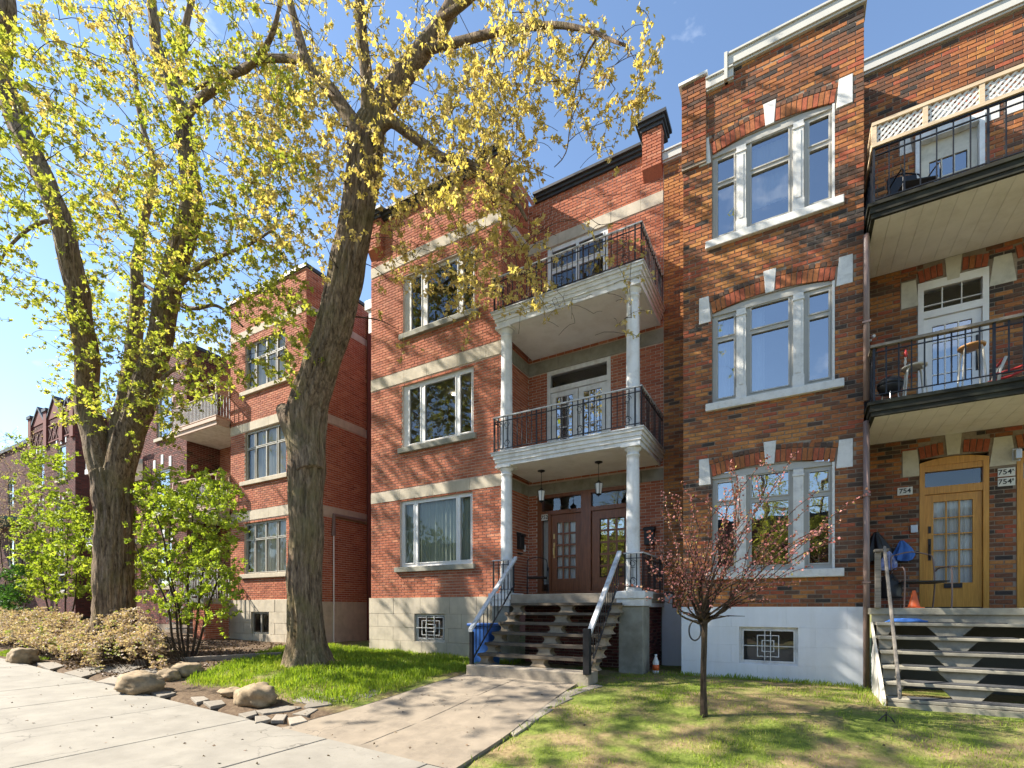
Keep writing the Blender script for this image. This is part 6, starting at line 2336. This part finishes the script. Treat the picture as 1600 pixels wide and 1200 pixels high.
grass(70000, -3.25, 3.0, 4.4, 9.84, .05, keep_right, lambda x, y: .66 + .3 * noise.noise(Vector((x * .8, y * .8, 5))), "grass", "short patchy lawn with dry straw around the small purple tree")
grass(4500, -18.2, -15.6, 4.35, 4.85, .07, lambda x, y: min(1, max(0, .7 + noise.noise(Vector((x * 2, y * 3, 0))))), lambda x, y: .4, "grass", "bright mossy cushion beside the far boulder at the sidewalk edge")
def keep_edge(x, y):
    if y > 9.5 and -1.9 < x < .95: return .9
    if -2.45 < x < -1.9 and y > 9.3: return .5
    d = abs(x - (path_x(min(max(y, 4.3), 7.7))[1] + .10))
    if d < .12 and 4.5 < y < 7.6: return .35
    if .75 < x < 1.0 and y > 8.0: return .6
    return 0.012 if noise.noise(Vector((x * 3, y * 3, 40))) < .25 else .25


grass(26000, -3.25, 1.0, 4.4, 9.84, .085, keep_edge, lambda x, y: .5 + .3 * noise.noise(Vector((x * 2, y * 2, 9))), "weeds", "taller weed tufts along the white basement and path edge")
# fallen leaves and litter on the bed
rr = random.Random(77)
LP, LD, LS, LT = [], [], [], []
for _ in range(5200):
    x, y = rr.uniform(-18, -11.5), rr.uniform(4.5, 9.6)
    if rr.random() < .5: x, y = rr.uniform(-14.5, -10.6), rr.uniform(4.6, 7.6)
    if x > -10.4 - .53 * (y - 5.1): continue
    LP.append((x, y, gz(x, y) + .012)); LD.append((rr.gauss(0, 1), rr.gauss(0, 1), rr.gauss(.1, .15))); LS.append(rr.uniform(.03, .07)); LT.append(rr.uniform(0, .75))
for _ in range(620):
    x, y = rr.uniform(-16, 2.5), rr.uniform(1.75, 9.6)
    z = walk_z(x) + .006 if y < 4.25 else (gz(x, y) + (.024 if in_path(x, y) else .035))
    LP.append((x, y, z)); LD.append((rr.gauss(0, 1), rr.gauss(0, 1), rr.gauss(.05, .1))); LS.append(rr.uniform(.018, .045)); LT.append(rr.uniform(.1, 1))
M['litter'] = leaf_mat('leaf_litter', [(0, (.07, .045, .03)), (.6, (.20, .13, .08)), (1, (.34, .25, .16))], .1)
tag(leaf_object("leaves", M['litter'], LP, LD, LS, LT, None), "brown fallen leaves scattered over the soil bed and paving", "leaves", kind='stuff')

# ---- across the street: unseen trees and terrace added for the windows to mirror
def copy_tree(o, dx, dy, rot, scale, label):
    loc = Vector(o.location)
    c = o.copy(); COL.objects.link(c)
    c.location = loc + Vector((dx, dy, -.5)); c.rotation_euler = (0, 0, rot); c.scale = (scale,) * 3
    c['label'] = label; c['group'] = "street trees added across the road"
    for ch in o.children:
        k = ch.copy(); COL.objects.link(k); k.parent = c
    return c


copy_tree(T2, 13.5, -15.2, 2.4, .62, "unseen street maple added across the road, mirrored in the mottled brick house's windows")
copy_tree(T2, 20.5, -15.8, 1.1, .60, "unseen street maple added across the road beyond the wooden stairs")
copy_tree(T2, 5.0, -16.0, 4.4, .62, "unseen street maple added across the road facing the white columns")
copy_tree(T2, -4.0, -15.6, 3.3, .60, "unseen street maple added across the road facing the wooden balconies")
AH = thing("row_house", "plain unseen brick terrace added across the road, mirrored in the windows", "house", (-4, -17, -.3))
fA = Frame((0, -17, 0), (1, 0, 0), (0, 1, 0))
AW = [(x, x + 1.3, z, z + 1.6) for x in range(-28, 20, 4) for z in (1.2, 4.3)]
aw = wall_sheet(fA, -32, 22, -1, 7.4, AW, "front_wall", M['mortar_brown'], AH)
st = []
lay_bricks(fA, -32, 22, -.5, 7.4, AW, [], aw, M['brick_wine'], tone_wine, .15, .45, .025, 0, 81, st)
set_bricks(st, 0)
for a0, a1, z0, z1 in AW:
    window(fA, AH, a0, a1, z0, z1, [(a0 + .07, a1 - .07, [(z0 + .07, z1 - .07)])], M['white'], M['glass_sky'], depth=.6)
MB().box(-32, 22, -17.4, -16.85, 7.4, 7.65).build("cornice", M['cap_black'], AH)
MB().box(-32, 22, -25, -17.4, 7.3, 7.39).build("roof", M['asphalt'], AH)
# ------------------------------------------------------------------ small things
def cone_at(x, y, z):
    t = thing("traffic_cone", "small orange cone on the porch floor beside the oak door", "cone", (x, y, z))
    MB().lathe((x, y), [(.085, z + .012), (.075, z + .03), (.02, z + .27), (.012, z + .275)], 18).build("cone_body", M['orange'], t, smooth=True)
    MB().box(x - .11, x + .11, y - .11, y + .11, z + .001, z + .013).build("cone_base", M['orange'], t, bevel=.004)


cone_at(1.60, 9.85, 1.60)


def tube_chair(cx, cy, z, rot, mat, label, seat_mat, w=.5, mesh_seat=True):
    """garden chair of bent steel tube"""
    t = thing("garden_chair", label, "chair", (cx, cy, z))
    R = Matrix.Rotation(rot, 3, 'Z')

    def q(x, y, h): 
        v = R @ Vector((x, y, 0))
        return Vector((cx + v.x, cy + v.y, z + h))
    for s in (-1, 1):
        x = s * w / 2
        pts, rad = spline([q(x, -.24, .0), q(x, -.25, .3), q(x, -.24, .60), q(x, -.12, .645), q(x, .12, .64), q(x, .21, .60)], [.011] * 6, .03)
        MB().tube(pts, rad, 8).build("arm", mat, t, smooth=True)
        pts, rad = spline([q(x * .95, .26, .0), q(x * .95, .20, .40), q(x * .95, .25, .8), q(x * .8, .27, .88)], [.011] * 4, .03)
        MB().tube(pts, rad, 8).build("leg", mat, t, smooth=True)
    pts, rad = spline([q(-w * .38, .27, .88), q(0, .275, .93), q(w * .38, .27, .88)], [.011] * 3, .03)
    MB().tube(pts, rad, 8).build("back_rail", mat, t, smooth=True)
    mb = MB()
    mb.hexa([q(-w / 2 + .02, -.24, .41), q(w / 2 - .02, -.24, .41), q(w / 2 - .02, .2, .39), q(-w / 2 + .02, .2, .39), q(-w / 2 + .02, -.24, .43), q(w / 2 - .02, -.24, .43), q(w / 2 - .02, .2, .41), q(-w / 2 + .02, .2, .41)])
    mb.build("seat", seat_mat, t, bevel=.006)
    if mesh_seat:
        mb = MB()
        mb.hexa([q(-w * .42, .215, .46), q(w * .42, .215, .46), q(w * .42, .225, .46), q(-w * .42, .225, .46), q(-w * .38, .268, .88), q(w * .38, .268, .88), q(w * .38, .278, .88), q(-w * .38, .278, .88)])
        mb.build("backrest", seat_mat, t)


tube_chair(1.72, 10.15, 1.60, .25, M['brown_pipe'], "bent steel tube chair frame in front of the oak door", M['black'], w=.62, mesh_seat=False)
tube_chair(-5.30, 10.45, 1.90, .5, M['iron'], "black metal garden chair on the porch beside the curtained mahogany door", M['black'], mesh_seat=False)
tube_chair(1.62, 10.1, 7.88, .3, M['iron'], "black round-backed chair on the top balcony behind iron bars", M['black'])


def stool(x, y, z, h, seat, label, red=False):
    t = thing("stool", label, "stool", (x, y, z))
    MB().lathe((x, y), [(.13, z + h - .035), (.16, z + h - .03), (.165, z + h - .005), (.15, z + h), (.001, z + h)], 22).build("seat", seat, t, smooth=True)
    for k in range(4):
        a = math.pi / 4 + k * math.pi / 2
        pts, rad = spline([Vector((x + .10 * math.cos(a), y + .10 * math.sin(a), z + h - .035)), Vector((x + .145 * math.cos(a), y + .145 * math.sin(a), z + h - .10)), Vector((x + .20 * math.cos(a), y + .20 * math.sin(a), z + .003))], [.015, .014, .012], .05)
        MB().tube(pts, rad, 8).build("leg", M['rail_cream'], t, smooth=True)


M['rail_cream'] = plain('cream_enamel', (0.66, 0.60, 0.48), 0.4, 0.05, 4, bmp=.05)
M['seat_wood'] = wood_mat('stool_seat', (0.42, 0.20, 0.06), (0.60, 0.33, 0.12), 0.4, 'X')
stool(1.62, 9.95, 4.80, .62, M['rail_cream'], "cream stool near the corner of the middle balcony with a red-handled tool")
stool(2.30, 9.95, 4.80, .76, M['seat_wood'], "taller stool with orange wooden seat before the beige balcony door")
# garden shears left on the stool
t = thing("garden_shears", "red-handled shears standing on the cream stool of the middle balcony", "tool", (1.52, 9.98, 5.42))
MB().tube([(1.52, 9.98, 5.423), (1.50, 9.98, 5.52), (1.52, 9.98, 5.60)], .010, 6).tube([(1.49, 9.98, 5.423), (1.52, 9.98, 5.52), (1.505, 9.98, 5.60)], .010, 6).build("blade", M['rail_cream'], t)
MB().tube([(1.515, 9.98, 5.60), (1.515, 9.98, 5.66), (1.51, 9.98, 5.72)], [.018, .028, .016], 8).build("handle", M['red'], t, smooth=True)
# folded chair at the edge
t = thing("folding_chair", "red and wood folding chair lying at the edge of the middle balcony", "chair", (2.72, 9.8, 4.8))
MB().hexa([(2.55, 9.7, 4.83), (3.05, 9.7, 4.92), (3.05, 10.05, 4.92), (2.55, 10.05, 4.83), (2.55, 9.7, 4.86), (3.05, 9.7, 4.95), (3.05, 10.05, 4.95), (2.55, 10.05, 4.86)]).build("seat", M['seat_wood'], t)
for y in (9.72, 10.02):
    MB().tube([(2.50, y, 4.99), (2.75, y, 5.03), (3.05, y, 5.16)], .018, 8).build("arm", M['red'], t, smooth=True)
    MB().tube([(2.53, y, 4.81), (2.56, y, 5.05), (2.62, y, 5.22)], .02, 8).build("leg", M['rail_cream'], t, smooth=True)
MB().tube([(2.60, 9.72, 5.2), (2.60, 10.02, 5.2)], .02, 8).build("crossbar", M['red'], t, smooth=True)
# small barbecue in the corner of the middle balcony
t = thing("barbecue", "small dark barbecue tucked in the corner of the middle balcony", "barbecue", (1.30, 9.85, 4.8))
MB().lathe((1.30, 9.85), [(.03, 5.0), (.13, 5.03), (.17, 5.12), (.17, 5.14)], 18).build("bowl", M['black'], t, smooth=True)
MB().lathe((1.30, 9.85), [(.175, 5.141), (.165, 5.2), (.11, 5.26), (.02, 5.29)], 18).build("lid", M['black'], t, smooth=True)
for k in range(3):
    a = k * 2.094 + .4
    MB().tube([(1.30 + .1 * math.cos(a), 9.85 + .1 * math.sin(a), 5.05), (1.30 + .17 * math.cos(a), 9.85 + .17 * math.sin(a), 4.802)], .01, 6).build("leg", M['steel'], t)


# cloth heaps and bags
M['flag_cloth'] = plain('flag_cloth', (0.22, 0.26, 0.50), 0.8, 0.6, 14, bmp=.2, dirt=(0.62, 0.60, 0.62), dirt_amt=.9, dirt_scale=12)
def heap(name, c, sx, sy, sz, mat, label, cat, seed, parent=None, flat=True):
    mb = MB()
    seg, rings = 26, 12
    for j in range(rings + 1):
        th = math.pi * j / rings
        for k in range(seg):
            ph = 2 * math.pi * k / seg
            q = Vector((math.sin(th) * math.cos(ph), math.sin(th) * math.sin(ph), math.cos(th)))
            f = 1 + .28 * noise.noise(q * 2.2 + Vector((seed, 0, 0))) + .16 * noise.noise(q * 6 + Vector((0, seed, 0)))
            z = q.z * f * sz
            if flat: z = max(z, -.12 * sz)
            mb.v.append((c[0] + q.x * f * sx, c[1] + q.y * f * sy, c[2] + z))
    for j in range(rings):
        for k in range(seg):
            m = (k + 1) % seg
            mb.face((j * seg + k, j * seg + m, (j + 1) * seg + m, (j + 1) * seg + k))
    return tag(mb.build(name, mat, parent, smooth=True), label, cat)


heap("cloth", (1.42, 9.36, 1.395), .24, .07, .05, M['blue_pale'], "crumpled blue cloth lying on the top step of the wooden stairs", "cloth", 3)
# hanging flag cloths on a wall hook: black coat, striped and blue bundles
def hanging(name, c, w, h, mat, label, cat, seed, folds=7):
    """a gathered cloth hanging from a hook: pinched at the top, folds widening downwards"""
    rr = random.Random(seed)
    mb = MB()
    seg, rings = 56, 16
    ph0 = rr.uniform(0, 6)
    for j in range(rings + 1):
        t = j / rings
        prof = .18 + .82 * math.sin(min(1, t * 1.25) * math.pi / 2) * (1 - .25 * max(0, t - .8) / .2)
        for k in range(seg):
            th = 2 * math.pi * k / seg
            f = prof * (1 + (.10 + .26 * t) * math.sin(folds * th + ph0 + 1.3 * math.sin(2 * th + seed)) + .12 * noise.noise(Vector((math.cos(th) * 2, math.sin(th) * 2, t * 3 + seed))))
            sag = .10 * h * t * noise.noise(Vector((math.cos(th) * 1.5, math.sin(th) * 1.5, seed * 2.0)))
            mb.v.append((c[0] + math.cos(th) * f * w * .5 + .05 * w * math.sin(t * 4 + seed), c[1] + math.sin(th) * f * w * .28, c[2] - t * h + sag))
    for j in range(rings):
        for k in range(seg):
            m = (k + 1) % seg
            mb.face((j * seg + k, j * seg + m, (j + 1) * seg + m, (j + 1) * seg + k))
    mb.face(tuple(range(seg)))
    return tag(mb.build(name, mat, None, smooth=True), label, cat)


hanging("coat", (1.28, 11.12, 2.98), .34, .52, M['black'], "black garment hanging on the brick wall above the wooden post", "garment", 5, 6)
hanging("flag_bundle", (1.42, 11.08, 2.62), .26, .34, M['flag_cloth'], "blue and white bundled flag hanging lower on the brick wall", "flag", 8, 8)
hanging("cloth_bundle", (1.64, 11.1, 2.80), .27, .36, M['blue_pale'], "bright blue bundled cloth hanging closest to the oak door", "cloth", 12, 7)
heap("rubbish_bag", (1.34, 10.2, 1.80), .16, .2, .34, M['black'], "black rubbish bag slumped on the porch behind the handrail", "bag", 15)
# doorbell box by the oak door
o = MB().fbox(fR, 1.77, 1.87, .012, .05, 2.94, 3.08).build("door_bell", M['steel'], RH, bevel=.006)
# blue recycling bin behind the stair railing
t = thing("recycling_bin", "blue recycling bin standing against the stone basement behind the stair railing", "bin", (-5.72, 8.85, .34))
MB().hexa([(-5.92, 8.62, .34), (-5.50, 8.62, .34), (-5.50, 9.05, .34), (-5.92, 9.05, .34), (-5.96, 8.56, 1.22), (-5.46, 8.56, 1.22), (-5.46, 9.1, 1.22), (-5.96, 9.1, 1.22)]).build("bin_body", M['blue'], t, bevel=.02)
MB().box(-5.99, -5.43, 8.53, 9.13, 1.222, 1.28).build("bin_lid", M['blue'], t, bevel=.015)
# spray bottle under the porch
t = thing("plastic_bottle", "clear plastic bottle with orange label standing beside the stone pier", "bottle", (-2.36, 9.72, gz(-2.36, 9.72)))
bz = gz(-2.36, 9.72)
MB().lathe((-2.36, 9.72), [(.055, bz), (.06, bz + .03), (.06, bz + .22), (.03, bz + .30), (.02, bz + .33)], 16).build("bottle_body", M['frosted'], t, smooth=True)
MB().lathe((-2.36, 9.72), [(.0615, bz + .06), (.0615, bz + .17)], 16).build("bottle_label", M['orange'], t, smooth=True)
MB().lathe((-2.36, 9.72), [(.024, bz + .331), (.024, bz + .37)], 12).build("bottle_cap", M['pvc'], t, smooth=True)
# security camera and lamp bits on the right wall
t = thing("security_camera", "tiny white camera fixed to the brick beside the brown downpipe", "camera", (1.18, 11.2, 6.55))
MB().fbox(fR, 1.15, 1.21, .012, .03, 6.52, 6.60).build("mount", M['pvc'], t)
MB().tube([(1.18, 11.22, 6.57), (1.20, 11.14, 6.55), (1.22, 11.05, 6.53)], [.012, .03, .03], 10).build("housing", M['pvc'], t, smooth=True)
# iron foot scraper at the corner of the wooden stairs
p = gpt(1385, 1128)
mb = MB()
mb.tube([p + Vector((-.08, 0, .0)), p + Vector((-.04, 0, .06)), p + Vector((0, .02, .09)), p + Vector((.04, 0, .06)), p + Vector((.08, 0, 0))], .008, 6)
mb.tube([p + Vector((0, .02, -.02)), p + Vector((0, .02, .12))], .008, 6)
tag(mb.build("boot_scraper", M['iron']), "small iron boot scraper in the grass at the foot of the wooden stairs", "boot scraper")
